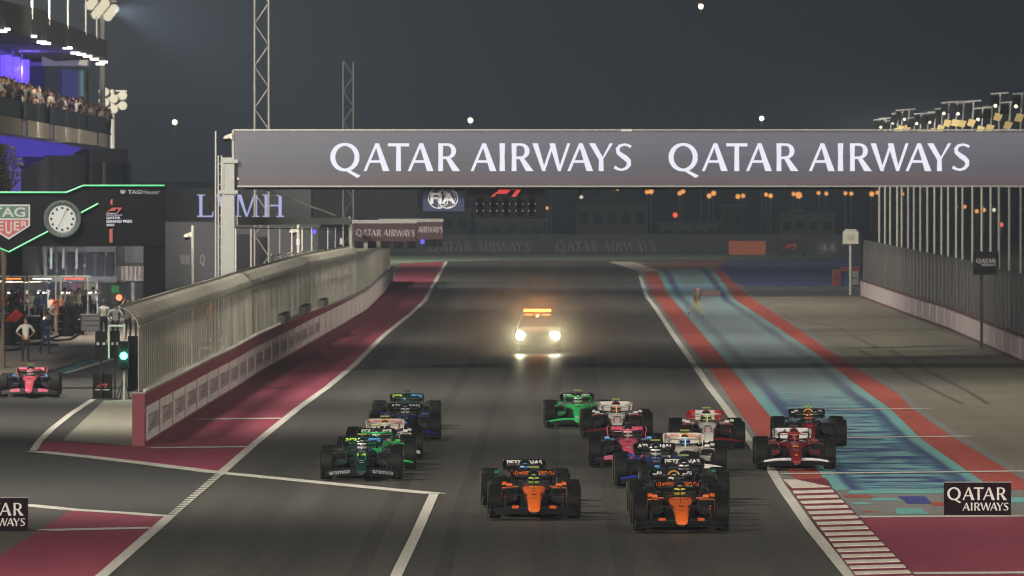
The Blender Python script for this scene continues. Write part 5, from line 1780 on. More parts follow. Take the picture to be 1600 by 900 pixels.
for k in range(7):
    rect('lit_window', -8 + k * 7.2, -8 + k * 7.2 + 6.2, 386 + k * .3, 416, 3.7, .2, M_redlit if k < 6 else M_bld2)
rect('balcony', -60, 62, 418, 441, 2.0, 1.2, M_beige)
for k in range(4):
    rect('dark_doorway', 4 + k * 15, 11 + k * 15, 424, 440.5, 1.9, .08, M_glass)
for k, px in enumerate((50, 64, 78, 97, 118)):
    rect('light_column', px, px + 3.5, 388, 420, 3.4, .25, M_bld2 if k > 2 else FC['steel'])
for k in range(7):
    rect('window', 75 + k * 15, 86 + k * 15, 398, 432, 3.8, .15, M_glass)
rect('sky_sign', 75, 81, 402, 410, 3.6, .1, emit('teal_sign', (.05, .28, .24), .6))
rect('panel_strip', 182, 224, 416, 438, 4.6, .3, mat('pinkish_panel', (.36, .31, .30), .7))
for k in range(6):
    rect('panel_joint', 187 + k * 6.5, 188 + k * 6.5, 416, 438, 4.5, .08, M_bld2)
for (x0, x1, y0, y1, m_) in ((4, 22, 470, 474, emit('orange_screen', (.7, .16, .05), .6)), (26, 40, 468, 473, emit('orange_screen', (.7, .16, .05), .6)), (56, 64, 452.5, 454.5, emit('tube_white', (.8, .8, .8), 1.6)), (73, 79, 452.5, 454.5, emit('tube_white', (.8, .8, .8), 1.6)), (48, 53, 500, 503, emit('blue_spot', (.05, .07, .9), 1.5)), (12, 16, 520, 523, emit('blue_spot', (.05, .07, .9), 1.5))):
    rect('garage_screen', x0, x1, y0, y1, -.5 if y0 < 490 else -40, .1, m_)
def small_lamp(px, py, D, r, col, st, lab, name='warning_lamp', cat='lamp', ground=0.0):
    p_ = at(px, py, D)
    t = thing(name, lab, cat, (p_.x, D, ground))
    MB().tube([(p_.x, D, ground), (p_.x, D, p_.z)], .035, 6).build('stand', M_dark, t)
    MB().lathe([(r, .001), (r * .7, r * .7), (0, r), (-r * .7, r * .7), (-r, .001)], p_, 'z', 12).build('bulb', emit('lamp_%s' % name + str(px), col, st), t, True)
    return t
small_lamp(82, 472.5, 445, .13, (1, .12, .05), 6, 'small red lamp glowing in front of the dark garage')
small_lamp(186, 465, 470, .16, (1, .22, .10), 3, 'red and yellow beacon above the people in white shirts')
small_lamp(192, 446.5, 500, .20, (1, .33, .06), 2.2, 'orange lamp at the right end of the pit building, left of two')
small_lamp(207, 446.5, 502, .20, (1, .33, .06), 2.2, 'orange lamp at the right end of the pit building, right of two')
q0 = at(180, 452, 470)
t = thing('green_sign', 'small green sign above the people in white shirts', 'sign', (q0.x, 470, 0))
MB().box(q0, (12 / 32, .06, 12 / 32)).build('panel', emit('sign_panel_green', (.02, .30, .08), .5), t)
MB().tube([(q0.x, 470, 0), (q0.x, 470, q0.z - .15)], .03, 6).build('post', M_dark, t)
# red air hoses hung in a curve
t = thing('hose_bundle', 'bundle of red hoses arching at the left edge of the pit lane', 'hose', on(10, 536))
D = on(10, 536)[1]
for k in range(4):
    MB().tube([at(-12 + k * 3 + 38 * u_, 536 - 52 * (u_ ** .7) + k * 2.2, D + k * .2) for u_ in [i / 10 for i in range(11)]], .055, 6).build('hose', pt('hose_red', (.55, .05, .03), .5), t)
# tyre stacks and carts
for (px, py, n, lab) in ((12, 540, 3, 'stack of tyres under the red hoses'), (28, 534, 4, 'stack of tyres right of the red hoses'), (54, 531, 3, 'stack of tyres between the carts'), (104, 526, 4, 'stack of tyres right of the orange overalls'), (120, 522, 3, 'stack of tyres left of the black cart')):
    q = on(px, py)
    t = thing('tyre_stack', lab, 'tyres', q, group='tyre stacks in the pit lane')
    for k in range(n):
        MB().lathe([(-.15, .2), (-.16, .3), (-.12, .355), (.12, .355), (.16, .3), (.15, .2)], (0, 0, .17 + k * .34), 'z', 18).build('tyre', M_tyre, t, True, False)
for (px, py, col, lab) in ((46, 526, (.05, .05, .06), 'dark equipment cart in front of the garages'), (142, 524, (.03, .03, .035), 'black equipment cart by the four people in pale shirts'), (86, 513, (.10, .03, .03), 'dull red cart behind the orange overalls'), (8, 522, (.03, .05, .12), 'dark blue cart at the left edge')):
    q = on(px, py)
    t = thing('equipment_cart', lab, 'cart', q, group='carts in front of the garages')
    MB().box((0, 0, .55), (.9, .6, .7)).build('cabinet', mat('cart_%d' % px, col, .5), t, world=False)
    MB().box((0, 0, .93), (.95, .65, .05)).build('top', M_steel, t, world=False)
    MB().bar((-.4, 0, .95), (-.4, 0, 1.5), .04).bar((.4, 0, .95), (.4, 0, 1.5), .04).bar((-.4, 0, 1.5), (.4, 0, 1.5), .04).build('frame', M_dark, t, world=False)
    for k in range(3):
        MB().box((0, -.31, .32 + k * .22), (.8, .02, .18)).build('drawer', M_bld2, t, world=False)
    for dx in (-.35, .35):
        for dy in (-.22, .22):
            MB().lathe([(-.03, .001), (-.03, .09), (.03, .09), (.03, .001)], (dx, dy, .1), 'x', 10).build('caster', M_tyre, t, world=False)
# overhead frames before the garages, each with a lit bar
for (px, lab, col_) in ((18, 'steel overhead frame before the left garage, with an orange light bar', (1, .30, .06)), (66, 'steel overhead frame before the middle garage, with a white light bar', (.9, .9, .85)), (116, 'steel overhead frame before the right garage, with a red light bar', (1, .10, .06))):
    q = on(px, 520)
    t = thing('overhead_frame', lab, 'frame', q, group='overhead frames before the garages')
    for dx in (-.62, .62):
        MB().tube([(dx, 0, 0), (dx, 0, 2.55)], .04, 6).build('post', M_pale_steel, t, False, False)
    MB().bar((-.75, 0, 2.58), (.75, 0, 2.58), .08).bar((0, 0, 2.58), (0, -1.6, 2.62), .06).build('crossbar', M_pale_steel, t, False, False)
    MB().box((0, -.06, 2.47), (.9, .05, .06)).build('light_bar', emit('frame_light_%d' % px, col_, 1.8), t, False, False)
    for dx in (-.3, .1, .35):
        MB().tube([(dx, 0, 2.5), (dx + .05, -.05, 1.9), (dx - .04, 0, 1.5)], .03, 5).build('hanging_hose', M_dark, t, False, False)
for px in (12, 58, 96, 136):
    rect('ceiling_light', px, px + 14, 456.5, 458.5, 0, .3, emit('garage_tube', (.95, .95, .9), 4.0), pb, D3 + 2)
    q_ = at(px + 7, 461, D3 + 1)
    add_light('garage_lamp', 'POINT', q_, 420, (1, .95, .88), pb, shadow_soft_size=.05)
# hoses lying on the apron
for k, pts in enumerate((((20, 541), (60, 538), (95, 525), (115, 520)), ((60, 530), (88, 534), (110, 532), (130, 520)), ((0, 550), (28, 548), (40, 540), (90, 541)))):
    lab = ('black hose looping across the apron under the red hoses', 'black hose lying beside the tyre stacks', 'black hose nearest the lone person in white shirt')[k]
    tag(MB().tube([Vector(on(*p_)) + Vector((0, 0, .04)) for p_ in pts], .05, 6).build('hose', M_tyre), lab, 'hose')
# boom microphone pole leaning in the pits
q = on(128, 508)
t = thing('boom_pole', 'thin pole leaning above the pit crew', 'pole', q)
MB().tube([q, at(132, 416, q[1])], .035, 6).build('shaft', M_steel, t)
MB().box(at(132, 415, q[1]), (.15, .1, .15)).build('head', M_cream, t)

# ------------------------------------------------------------------ tower with balcony and spectators
def slab_pt(px, py):
    """point on the tower front, which recedes to the right"""
    s = 40 + (25.9 - 40) * px / 168
    return at(px, py, F / s)
def slab_w(px, py, w):
    """the same front set back w metres"""
    D = (11.94 + w) / ((800 - px) / F - .02146)
    return at(px, py, D)
def roof_pt(px, py):
    s = 37.5 + (29.4 - 37.5) * px / 168
    return at(px, py, F / s)
tw = thing('grandstand_tower', 'modern tower with purple lighting, deep roof and a crowded balcony', 'building', (slab_pt(80, 195).x, slab_pt(80, 195).y, 0))
def quad_block(fn, pts, back, m, name, parent=None):
    A = [fn(*q) for q in pts]
    B_ = [q + Vector((-back * .3, back, 0)) for q in A]
    b = MB()
    n = len(A)
    b.face(A)
    b.face(B_[::-1])
    for i in range(n):
        j = (i + 1) % n
        b.face([A[i], B_[i], B_[j], A[j]])
    return b.build(name, m, parent or tw)
M_slab = mat('beige_slab', (.62, .55, .45), .8, scale=.3)
M_roof = mat('dark_roof', (.055, .05, .048), .8, scale=.3)
quad_block(roof_pt, [(-60, 28), (168, 92), (168, 65), (152, 57), (75, 28), (74, 17), (0, 0), (-60, -14)], 16, M_roof, 'roof')
for k, (a, c_) in enumerate(((-60, 34), (43.5, 77), (85, 152), (154, 168))):
    yt = lambda x: 180 + x * (30 / 168)
    yb = lambda x: 207 + x * (23 / 168)
    quad_block(slab_pt, [(a, yb(a)), (c_, yb(c_)), (c_, yt(c_)), (a, yt(a))], 3, M_slab, 'slab_panel')
for a, c_ in ((34, 43.5), (77, 85)):
    quad_block(lambda x, y: slab_w(x, y, 0.06), [(a, yb(a)), (c_, yb(c_)), (c_, yt(c_)), (a, yt(a))], 3, mat('grey_joint', (.22, .20, .21), .8), 'slab_joint')
for a, c_ in ((-60, -2), (0, 32), (37, 70), (78, 135), (137, 166)):
    yr = lambda x: 151 + x * .20
    quad_block(slab_pt, [(a, yt(a) - .5), (c_, yt(c_) - .5), (c_, yr(c_)), (a, yr(a))], .1, mat('smoked_glass', (.05, .055, .06), .25), 'balustrade')
M_pur = emit('purple_light', (.16, .08, 1.0), 1.5)
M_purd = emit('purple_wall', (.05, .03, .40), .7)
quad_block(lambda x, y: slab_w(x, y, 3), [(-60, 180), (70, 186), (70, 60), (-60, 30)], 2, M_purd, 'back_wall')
for (a, c_, y0, y1) in ((9, 19, 86, 126), (21, 31, 89, 129), (33, 46, 93, 131)):
    quad_block(lambda x, y: slab_w(x, y, 2.2), [(a, y1), (c_, y1), (c_, y0), (a, y0)], 1, M_pur, 'lit_column')
for (a, c_, y0, y1) in ((20, 57, 62, 64.5), (20, 22, 64, 84), (34, 36, 66, 90), (34, 80, 66, 68), (48, 80, 71, 73)):
    quad_block(lambda x, y: slab_w(x, y, 2.5), [(a, y1), (c_, y1), (c_, y0), (a, y0)], .3, emit('purple_line', (.07, .05, .7), .8), 'light_line')
quad_block(lambda x, y: slab_w(x, y, 1.8), [(70, 190), (140, 205), (140, 103), (70, 103)], 6, M_glass, 'glass_room')
quad_block(lambda x, y: slab_w(x, y, 1.7), [(98, 160), (122, 164), (122, 110), (98, 108)], .2, emit('blue_glass', (.03, .035, .17), .8), 'glass_pane')
quad_block(lambda x, y: slab_w(x, y, 1.7), [(69, 103), (141, 103), (141, 88), (69, 72)], .5, emit('lit_fascia', (.23, .20, .34), .6), 'room_fascia')
quad_block(lambda x, y: slab_w(x, y, 1.6), [(124, 101), (141, 103), (141, 92), (128, 91)], .3, emit('lit_corner', (.75, .66, .55), .75), 'lit_corner')
quad_block(lambda x, y: slab_w(x, y, 1.5), [(138.5, 207), (142, 207), (142, 90), (138.5, 90)], .5, mat('pale_column', (.45, .45, .47), .6), 'corner_column')
quad_block(lambda x, y: slab_w(x, y, 1.6), [(127, 150), (131, 151), (131, 110), (127, 110)], .3, emit('cyan_glass', (.12, .22, .25), .8), 'glass_edge')
for (a, y) in ((8, 46), (3, 49), (50, 57), (66, 66), (72, 68), (106, 75), (118, 83), (127, 85), (137, 88), (148, 92.5), (162, 97), (157, 100)):
    p_ = roof_pt(a, y)
    MB().box(p_ + Vector((0, -.3, 0)), (.42, .8, .10)).build('roof_light', emit('roof_white', (1, .95, .9), 4.5), tw)
for px, y1, y0 in ((50, 30, -20), (77, 40, -20), (106, 45, -20), (134, 56, -20), (151, 62, 26)):
    p_ = roof_pt(px, y1); q_ = roof_pt(px, y0)
    MB().tube([p_, q_], .05, 6).build('flagpole', M_pale_steel, tw)
for px in (14, 50, 88, 126, 160):
    q_ = roof_pt(px, 92)
    add_light('balcony_spot', 'SPOT', q_ + Vector((1.6, 0, 0)), 800, (1, .92, .82), tw, q_ + Vector((-.6, 4, -4.5)), spot_size=math.radians(110), spot_blend=1.0, shadow_soft_size=.05)
# lower storeys
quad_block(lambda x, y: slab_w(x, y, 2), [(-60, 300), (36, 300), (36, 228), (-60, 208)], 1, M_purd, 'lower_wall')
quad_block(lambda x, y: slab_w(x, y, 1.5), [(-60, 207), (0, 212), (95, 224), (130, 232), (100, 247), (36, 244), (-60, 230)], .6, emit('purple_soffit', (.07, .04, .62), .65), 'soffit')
quad_block(lambda x, y: slab_w(x, y, 1.2), [(35, 440), (150, 440), (150, 243), (80, 243), (35, 266)], 6, M_bld, 'lower_block')
quad_block(lambda x, y: slab_w(x, y, 1.0), [(140, 253), (200, 253), (200, 232), (140, 232)], 5, mat('violet_grey_slab', (.16, .15, .18), .8), 'end_slab')
quad_block(lambda x, y: slab_w(x, y, 1.3), [(150, 440), (199, 440), (199, 253), (150, 253)], 4, M_bld, 'end_block')
for a in (140, 199):
    quad_block(lambda x, y: slab_w(x, y, 0.95), [(a, 300), (a + 6, 300), (a + 6, 253), (a, 253)], .4, M_bld2, 'end_column')
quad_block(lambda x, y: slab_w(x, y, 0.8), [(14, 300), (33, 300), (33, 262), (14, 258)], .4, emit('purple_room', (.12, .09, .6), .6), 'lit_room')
add_light('purple_fill', 'POINT', slab_w(45, 110, 1.9), 500, (.25, .15, 1.0), tw, shadow_soft_size=.04)
tops = ['white', 'black', 'cream', 'brown', 'grey', 'white', 'pink', 'navy', 'black', 'cream']
poses = [('front', 'stand', .15), ('front', 'stand', .1), ('one_up', 'stand', 0.0), ('hips', 'stand', .05)]
random.seed(21)
for i in range(130):
    px = -4 + 174 * (i + random.uniform(-.4, .4)) / 129
    s = 40 + (25.9 - 40) * px / 168
    row_ = i % 3
    p_ = slab_w(px, 200, .25 + row_ * .35)
    D = p_.y
    slab_z = slab_pt(px, yt(px)).z
    person('spectator standing in the crowd along the tower balcony rail', (p_.x, D, slab_z + .02 + row_ * .10), random.uniform(.3, 1.3), tops[(i * 7 + row_) % 10], 'black', poses[i % 4], (i * 5 // 2) % 3, i % 2, sleeves=bool(i % 3), hgt=random.uniform(.82, .92), group='spectators on the tower balcony', detail=False)
# standing step for the rear rows

# floodlight cluster beyond the tower; a second mast stands for a lit balcony
def cluster(px, y0, y1, s, n, lab, zb):
    D = F / s
    t = thing('floodlight_mast', lab, 'light mast', (at(px, y0, D).x, D, 0))
    MB().tube([(at(px, y0, D).x, D, 0), at(px, y0, D)], [.25, .15], 8).build('pole', M_pale_steel, t)
    for k in range(n):
        a = px - 20 + 42 * ((k * 4 + 1) % n) / n
        yy = y0 + (y1 - y0) * (k + .5) / n
        c_ = at(a, yy, D)
        h_ = MB().lathe([(-.16, .001), (-.14, .36), (.0, .44), (.10, .3), (.13, .001)], c_, 'z', 14).build('lamp_head', mat('lamp_shell', (.62, .56, .42), .5), t, True)
        MB().lathe([(-.06, .001), (-.05, .26), (.0, .32)], c_ + Vector((.05, -.40, -.05)), 'y', 12).build('lens', emit('cluster_lens', (.95, .85, .60), .95), h_)
    b = MB()
    for yy in (y0 + 2, (y0 + y1) / 2):
        b.bar(at(px - 22, yy, D + .3), at(px + 22, yy, D + .3), .08)
    b.build('crossarm', M_pale_steel, t)
    return t
cluster(160, 0, 26, 24.0, 9, 'floodlight mast with a cluster of pale lamps above the tower roof', 0)
cluster(176, 140, 172, 22.0, 6, 'mast of pale lamps standing in for a lit balcony behind the tower', 0)
tc_ = F / 24.0
add_light('cluster_flood', 'SPOT', at(168, 14, tc_) + Vector((.3, -1.2, 0)), 90000, (.80, .90, 1.0), None, at(168, 14, tc_) + Vector((40, -12, -9)), spot_size=math.radians(75), spot_blend=1.0, shadow_soft_size=.1)

# small tree by the tower
random.seed(5)
q = (at(2, 300, 362).x, 362, 0)
t = thing('tree', 'small yellowish tree at the left edge beside the tower', 'tree', q)
zt = at(2, 300, 362).z
MB().tube([(0, 0, 0), (.1, 0, zt * .6), (-.1, .1, zt), (.1, 0, zt + 1.2)], [.16, .12, .09, .03], 8).tube([(-.05, .05, zt * .8), (-.6, .2, zt + .7)], [.06, .02], 6).tube([(0, .05, zt * .85), (.5, -.2, zt + .8)], [.06, .02], 6).build('trunk', mat('bark', (.10, .08, .06), .9), t, True, False)
b = MB()
for k in range(1500):
    a, r_, h_ = random.uniform(0, 6.28), random.random() ** .5, random.uniform(-1, 1)
    cl_ = .75 + .35 * math.sin(3 * a + 2 * h_)
    c_ = Vector((.78 * r_ * cl_ * math.cos(a) * math.sqrt(1 - h_ * h_ * .8), .78 * r_ * cl_ * math.sin(a), zt + .75 + 1.05 * h_))
    u_ = Vector((random.gauss(0, 1), random.gauss(0, 1), random.gauss(0, 1))).normalized() * .07
    w_ = Vector((random.gauss(0, 1), random.gauss(0, 1), random.gauss(0, 1))).normalized() * .05
    b.face([c_ - u_, c_ + w_, c_ + u_, c_ - w_])
b.build('crown', mat('leaf', (.12, .11, .035), .8, vary=.4, scale=3), t, False, False, False)

# ------------------------------------------------------------------ lit word board, hoardings behind the pit wall
def board(name, lab, cat, x0, x1, y0, y1, s, m, th=.3, posts=True):
    D = F / s
    p0, p1 = at(x0, y1, D), at(x1, y0, D)
    t = thing(name, lab, cat, ((p0.x + p1.x) / 2, D, 0))
    MB().box(((p0.x + p1.x) / 2, D, (p0.z + p1.z) / 2), (p1.x - p0.x, th, p1.z - p0.z)).build('panel', m, t)
    if posts and p0.z > .2:
        for x in (p0.x + .3, p1.x - .3):
            MB().box((x, D + .1, p0.z / 2 - .002), (.2, .2, p0.z)).build('post', M_dark, t)
    return t
t = board('lit_word_board', 'dark board with large pale serif letters behind the gantry leg', 'sign', 257, 486, 294, 345.5, 27.0, mat('slate_board', (.022, .024, .03), .6))
D = F / 27.0
lv = words_mesh([('L', 0, 0, 1), ('V', .80, 0, 1), ('M', 1.68, 0, 1), ('H', 2.92, 0, 1)], 35 / 27.0)
inst('lettering', lv, emit('lavender_led', (.50, .52, .90), .95), t, at(308, 339, D) + Vector((0, -.2, 0)) - root_loc(t))
t = board('hoarding', 'mid grey hoarding with pale letters left of the gantry leg', 'hoarding', 257, 500, 346.5, 470, 29.0, mat('hoarding_grey', (.16, .165, .18), .8, scale=.4))
D = F / 29.0
mw = words_mesh([(c_, x_ - 7.31, 0, 1) for c_, x_ in WORDS[8:]], 15 / 29.0)
inst('lettering', mw, mat('pale_print2', (.62, .56, .56), .7), t, at(281, 413, D) + Vector((0, -.2, 0)) - root_loc(t), scl=(.40, 1, 1))
mq = words_mesh([('Q', 0, 0, 1)], 15 / 29.0)
inst('lettering', mq, mat('pale_print2', (.42, .38, .38), .7), t, at(313, 413, D) + Vector((0, -.2, 0)) - root_loc(t), scl=(.45, 1, 1))
board('blank_screen', 'dark blank screen hanging behind the overhead gantry', 'screen', 489, 652, 297, 341, 16.5, mat('blank_screen', (.06, .06, .056), .6))

# stand behind the pit wall with posts, glass and crew; it follows the wall into the distance
OFF = 1.5
st = thing('pit_stand', 'raised pit wall stand of thin posts and dark panels under the boom', 'stand', (wx(Dwall(455, OFF)) - OFF, Dwall(455, OFF), 0))
ya, yb_ = Dwall(366, OFF), Dwall(540, OFF)
b = MB()
for k in range(12):
    a, c_ = ya + (yb_ - ya) * k / 12, ya + (yb_ - ya) * (k + 1) / 12
    b.hexa([(wx(a) - 2.6, a, .95), (wx(a) - .8, a, .95), (wx(c_) - .8, c_, .95), (wx(c_) - 2.6, c_, .95)], [(wx(a) - 2.6, a, 1.05), (wx(a) - .8, a, 1.05), (wx(c_) - .8, c_, 1.05), (wx(c_) - 2.6, c_, 1.05)])
b.build('platform', M_steel, st)
for px in (368, 392, 437, 456, 472, 487, 512, 524, 536, 546):
    D = Dwall(px, OFF)
    z_ = at(px, 356, D).z
    MB().box((at(px, 400, D).x, D, z_ / 2), (.05, .05, z_)).build('post', M_pale_steel, st)
for (x0, x1, y0, y1, m_) in ((370, 391, 366, 432, M_glass), (394, 418, 370, 425, M_glass), (497, 509, 355, 405, mat('navy_panel', (.015, .02, .04), .6)), (511, 522, 357, 403, mat('navy_panel', (.015, .02, .04), .6)), (526, 534, 362, 400, M_bld)):
    rect('back_panel', x0, x1, y0, y1, 0, .05, m_, st, Dwall(x0, 2.5))
for k in range(11):
    rect('slat', 424 + k * 6.6, 427 + k * 6.6, 398 - k * .8, 424 - k * 1.6, 0, .05, M_bld2, st, Dwall(425 + k * 6.6, 1.9))
MB().tube([at(424 + k * 8, 399 - k * .7 + (1.2 if k % 2 else -1), Dwall(424 + k * 8, 1.2)) for k in range(12)], .045, 6).build('cable', M_cream, st)
for (x0, x1, y0, y1) in ((419, 425, 412, 424), (426, 432, 411, 424), (436, 444, 411, 421), (463, 468, 373, 383), (531, 535, 372, 382)):
    rect('monitor', x0, x1, y0, y1, 0, .06, M_ink, st, Dwall(x0, 1.1))
rect('blue_light', 487, 494, 358, 365, 0, .08, emit('blue_lamp2', (.12, .08, 1.0), 1.2), st, Dwall(487, 1.1))
def standp(px, top, trs, pose, lab, rz=.5, **kw):
    D = Dwall(px, 1.7)
    person(lab, ((px - 800) / F * D, D, 1.055), rz, top, trs, pose, group='crew on the pit wall stand', **kw)
    return D
DM = standp(329, 'orange', 'navy', ('front', 'stand', .1), 'marshal in orange vest behind the fence left of the gantry leg', .8, sleeves=False)
standp(378, 'black', 'navy', ('hips', 'stand', 0.0), 'crew member in black on the pit stand beside the gantry leg', .3)
standp(388, 'white', 'navy', ('front', 'stand', .05), 'crew member in white on the pit stand by the glass panel', -.4)
standp(411, 'white', 'black', ('down', 'stand', 0.0), 'crew member in white standing at the lattice mast', 1.0)
standp(518, 'navy', 'navy', ('one_up', 'stand', 0.0), 'crew member in navy near the end of the pit stand', .2)
q_ = ((329 - 800) / F * DM, DM)
t = thing('marshal_step', 'steel step under the marshal in orange vest', 'step', (*q_, 0))
MB().box((*q_, 1.0), (.9, .9, .1)).build('tread', M_steel, t)
for dx in (-.4, .4):
    MB().box((q_[0] + dx, q_[1], .475), (.06, .8, .95)).build('leg', M_steel, t)

# ------------------------------------------------------------------ boards on the ground and by the right-hand fence
def ad_board(px0, px1, py1, h, lab):
    q_ = g((px0 + px1) / 2, py1)
    s = F / q_.y
    w = (px1 - px0) / s
    hh = h / s
    t = thing('advert_board', lab, 'board', (q_.x, q_.y, .02))
    MB().box((0, 0, hh / 2), (w, .12, hh)).build('panel', M_maroonb, t, False, False)
    cap = w * .886 / 4.675
    me = two_lines(cap)
    inst('lettering', me, M_ink, t, (-w / 2 + w * .05, -.066, hh * .47))
    for dx in (-.3, .3):
        MB().bar((dx * w, .06, hh * .8), (dx * w, .5, 0.0), .04).build('strut', M_dark, t, False, False)
    MB().box((0, 0, hh + .012), (w + .02, .13, .018)).build('edge_trim', M_steel, t, False, False)
ad_board(1475, 1579.5, 806.5, 51, 'maroon board with white lettering on the right beside the red field')
ad_board(-61, 43.5, 831, 51.5, 'maroon board with white lettering cut by the left edge')
D = 402
t = thing('advert_board', 'small black board with pale lettering on the right-hand fence', 'board', (at(1540, 412, D).x, D, 0))
pc = at(1540.5, 411, D)
MB().box(pc, (40 * D / F, .12, 36 * D / F)).build('panel', M_black, t)
MB().box((at(1534, 430, D).x, D + .1, pc.z / 2), (.12, .1, pc.z)).build('post', M_dark, t)
cap = 30 * D / F / 4.675
inst('lettering', two_lines(cap), mat('grey_print', (.5, .46, .46), .6), t, at(1525.5, 410.5, D) + Vector((0, -.08, 0)) - root_loc(t))
D = 575
t = thing('white_cabinet', 'white cabinet on a pole at the far end of the right-hand wall', 'cabinet', (at(1329, 380, D).x, D, 0))
MB().box(at(1329, 371, D), (24 * D / F, .5, 20 * D / F)).build('casing', M_cream, t)
MB().box(at(1329, 371, D) + Vector((0, -.26, 0)), (11 * D / F, .02, 9 * D / F)).build('window', emit('cabinet_window', (.8, .75, .5), .35), t)
MB().box(at(1329, 359.5, D), (18 * D / F, .45, 3 * D / F)).build('lid', M_steel, t)
MB().tube([(at(1329, 380, D).x, D, 0), at(1329, 381, D)], .09, 8).build('pole', M_steel, t)
for (x0, x1, y0, y1, lab) in ((1301, 1313, 421, 447, 'red barrier block left of the far end of the right-hand wall'), (1314, 1343, 417, 424, 'red beam across two barrier blocks at the wall end'), (1330, 1341, 424, 445, 'pale barrier block against the far end of the right-hand wall')):
    q_ = g((x0 + x1) / 2, 447)
    s = F / q_.y
    t = thing('barrier_block', lab, 'barrier', (q_.x, q_.y, 0))
    z0 = max(0, (447 - y1) / s)
    MB().box((0, 0, z0 + (y1 - y0) / s / 2), ((x1 - x0) / s, .5, (y1 - y0) / s)).build('block', mat('barrier_red', (.26, .05, .04), .7) if '1' not in lab and 'red' in lab.split()[0] else M_concw, t, False, False)
    MB().box((0, -.26, z0 + (y1 - y0) / s * .5), ((x1 - x0) / s * .8, .02, .08)).build('band', M_dark, t, False, False)
    if z0 > 0:
        for dx in (-.4, .4):
            MB().box((dx * (x1 - x0) / s, .1, z0 / 2), (.1, .1, z0)).build('leg', M_dark, t, False, False)

# ------------------------------------------------------------------ far end: hoardings, buildings, street lamps
M_far = mat('far_hoarding', (.045, .048, .055), .85, scale=.2)
t = board('far_hoarding', 'long dark hoarding with faint lettering beyond the end of the straight', 'hoarding', 600, 1345, 366, 399, 17.6, M_far, posts=False)
D = F / 17.6
for px in (670, 868):
    inst('lettering', one_line(15.5 / 17.6), mat('faint_print', (.15, .155, .15), .8), t, at(px, 393, D) + Vector((0, -.2, 0)) - root_loc(t), scl=(.93, 1, 1))
board('far_board', 'dull orange board beyond the end of the straight', 'board', 1139, 1196, 376.5, 398, 18.2, mat('dull_orange', (.42, .12, .05), .8), posts=False)
t = board('far_board', 'black board with a dim red logo beyond the straight', 'board', 1216, 1262, 376, 396, 18.2, mat('far_black', (.02, .02, .025), .8), posts=True)
inst('logo', RM, mat('dim_red', (.35, .04, .04), .8), t, at(1234, 386, F / 18.2) + Vector((0, -.2, 0)) - root_loc(t), scl=(.66, 1, .75))
t = board('far_board', 'grey board with pale shapes near the far wall end', 'board', 1276, 1310, 377, 397, 18.2, mat('far_grey', (.07, .07, .075), .8), posts=False)
inst('lettering', ftext('44', 24 / 18.2, 12 / 18.2), mat('faint_print2', (.25, .25, .25), .8), t, at(1293, 387, F / 18.2) + Vector((0, -.2, 0)) - root_loc(t))
fbm = [mat('far_wall_a', (.10, .105, .11), .9, scale=.1), mat('far_wall_b', (.07, .072, .08), .9, scale=.1), mat('far_wall_c', (.13, .13, .13), .9, scale=.1)]
for i, (x0, x1, yt_, D, lab) in enumerate(((640, 735, 328, 960, 'low dim building left of the start lights beyond the straight'), (745, 850, 345, 930, 'flat dim building under the start lights beyond the straight'), (900, 1010, 318, 1000, 'dim building with pitched roof in the middle distance'), (1030, 1120, 350, 950, 'low dim shed left of the orange board'), (1125, 1160, 322, 1010, 'narrow pale dim tower above the orange board'), (1215, 1300, 335, 980, 'dim building behind the black logo board'))):
    p0, p1 = at(x0, 400, D), at(x1, yt_, D)
    t = thing('far_building', lab, 'building', ((p0.x + p1.x) / 2, D, 0))
    w_, h_ = p1.x - p0.x, p1.z
    MB().box((0, 0, h_ / 2), (w_, 14, h_)).build('wall', fbm[i % 3], t, False, False)
    if i == 2:
        MB().prism([(-w_ / 2 - .3, h_), (w_ / 2 + .3, h_), (0, h_ + 1.6)], lambda a, c_, d: Vector((a, d, c_)), -7.3, 7.3).build('roof', fbm[1], t, False, False)
    else:
        MB().box((0, 0, h_ + .12), (w_ + .5, 14.4, .24)).build('roof', fbm[(i + 1) % 3], t, False, False)
    nw = max(2, int(w_ / 1.3))
    for k in range(nw):
        wn_ = MB().box((-w_ / 2 + (k + .5) * w_ / nw, -7.02, h_ * .62), (w_ / nw * .55, .06, h_ * .28)).build('window', mat('far_glass', (.02, .022, .026), .9, spec=.05), t, False, False)
q_ = at(1245, 332, 1080)
board('road_sign', 'pale road sign high beyond the black logo board', 'sign', 1232, 1258, 327.5, 337.5, 14.0, mat('road_sign', (.40, .40, .38), .8))
# street lamps of the road beyond, each on its post
def street_lamp(px, py, D, r, col, st_, lab, grp, m_name):
    p_ = at(px, py, D)
    t = thing('street_lamp', lab, 'street lamp', (p_.x, D + .3, 0), group=grp)
    MB().tube([(0, 0, 0), (0, 0, p_.z + .25)], [.09, .06], 6).bar((0, 0, p_.z + .25), (0, -.6, p_.z + .2), .07).build('pole', M_steel, t, False, False)
    MB().lathe([(r, .001), (r * .75, r * .72), (0, r), (-r * .75, r * .72), (-r, .001)], (0, -.5, p_.z), 'z', 10).build('lamp', emit(m_name, col, st_), t, True, False)
LOR = [(964, 297, .20), (1011, 300, .26), (1017, 299, .34), (1062, 302, .28), (1067, 299, .30), (1108, 306, .30), (1115, 302, .32), (1153, 307, .30), (1161, 306, .28), (1197, 304, .26), (1204, 306, .28), (1240, 303, .26), (1248, 305, .42), (1279, 301.5, .24), (1291, 302.5, .26), (1321, 302, .24), (1330, 302.5, .26), (1362, 303, .32), (1371, 301, .24), (1410, 303, .24), (1507, 323, .24), (1526, 330, .26), (1537, 328, .28), (1495, 323, .16)]
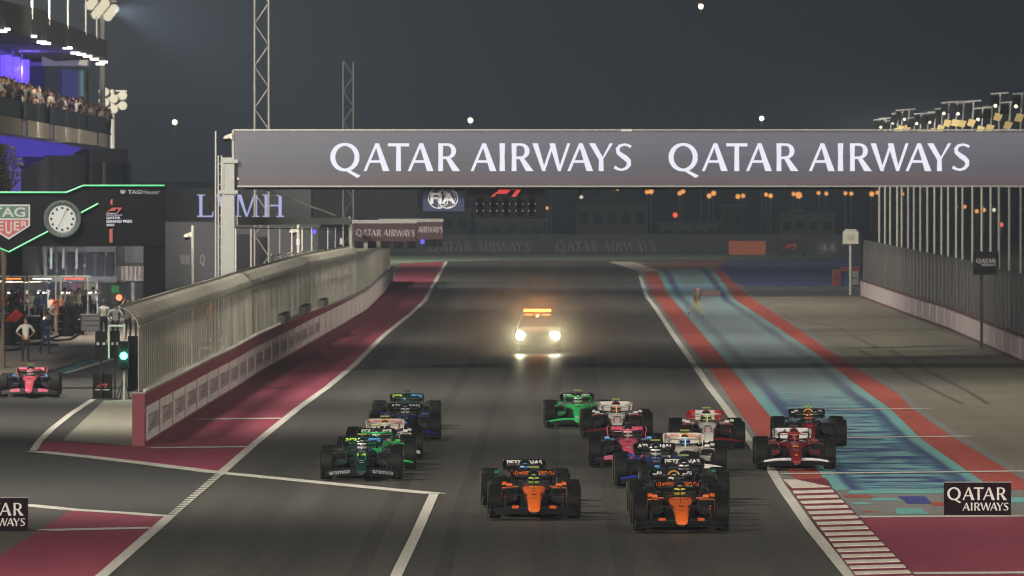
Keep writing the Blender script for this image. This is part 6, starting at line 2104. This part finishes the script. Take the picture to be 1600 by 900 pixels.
for i, (x, y, r) in enumerate(LOR):
    street_lamp(x, y, 1100 + (i * 37) % 60, r * .95, (1.0, .40, .10), 1.5, 'orange street lamp in the row along the road beyond the track', 'orange street lamps beyond the track', 'sodium_lamp')
for (x, y, r, lab, cl_) in ((1055, 336, .3, 'red signal lamp low beyond the straight', (1, .12, .05)), (855, 325, .18, 'faint orange lamp right of the start lights', (.8, .45, .2)), (985, 359, .26, 'faint grey lamp beyond the middle of the straight', (.35, .35, .35)), (861, 289.5, .14, 'tiny orange lamp just below the overhead screen', (1, .45, .1)), (1564, 351, .28, 'red lamp behind the right-hand lamp posts', (.9, .15, .08)), (1553, 328, .22, 'pale lamp behind the right-hand lamp posts', (.8, .8, .6)), (1046, 358, .28, 'faint pale lamp left of the dim tower', (.25, .26, .26))):
    street_lamp(x, y, 1120, r, cl_, 1.6, lab, None, 'far_lamp_%d' % x)
for (x, y, r, D, lab) in ((273, 191, .30, 1150, 'bright mast lamp in the sky left of the overhead screen'), (735, 188, .30, 1150, 'bright mast lamp above the middle of the overhead screen'), (1190, 185, .27, 1150, 'bright mast lamp above the right half of the overhead screen'), (1095, 10, .30, 1150, 'high mast lamp near the top of the picture')):
    street_lamp(x, y, D, r, (1.0, .82, .55), 7.0, lab, 'tall mast lamps in the sky', 'mast_lamp')

# ------------------------------------------------------------------ night haze
hz = MB()
HX, HY0, HY1, HZ0, HZ1 = 420, -30, 1750, -1.0, 36.0
hz.box((0, (HY0 + HY1) / 2, (HZ0 + HZ1) / 2), (2 * HX, HY1 - HY0, HZ1 - HZ0))
hm = bpy.data.materials.new('haze')
hm.use_nodes = True
nt = hm.node_tree
nt.nodes.remove(nt.nodes['Principled BSDF'])
pv = nt.nodes.new('ShaderNodeVolumePrincipled')
pv.inputs['Color'].default_value = (.72, .85, 1.0, 1)
pv.inputs['Density'].default_value = HAZE
pv.inputs['Anisotropy'].default_value = .65
nt.links.new(pv.outputs[0], nt.nodes['Material Output'].inputs['Volume'])
ho = hz.build('haze', hm)
ho['kind'] = 'stuff'
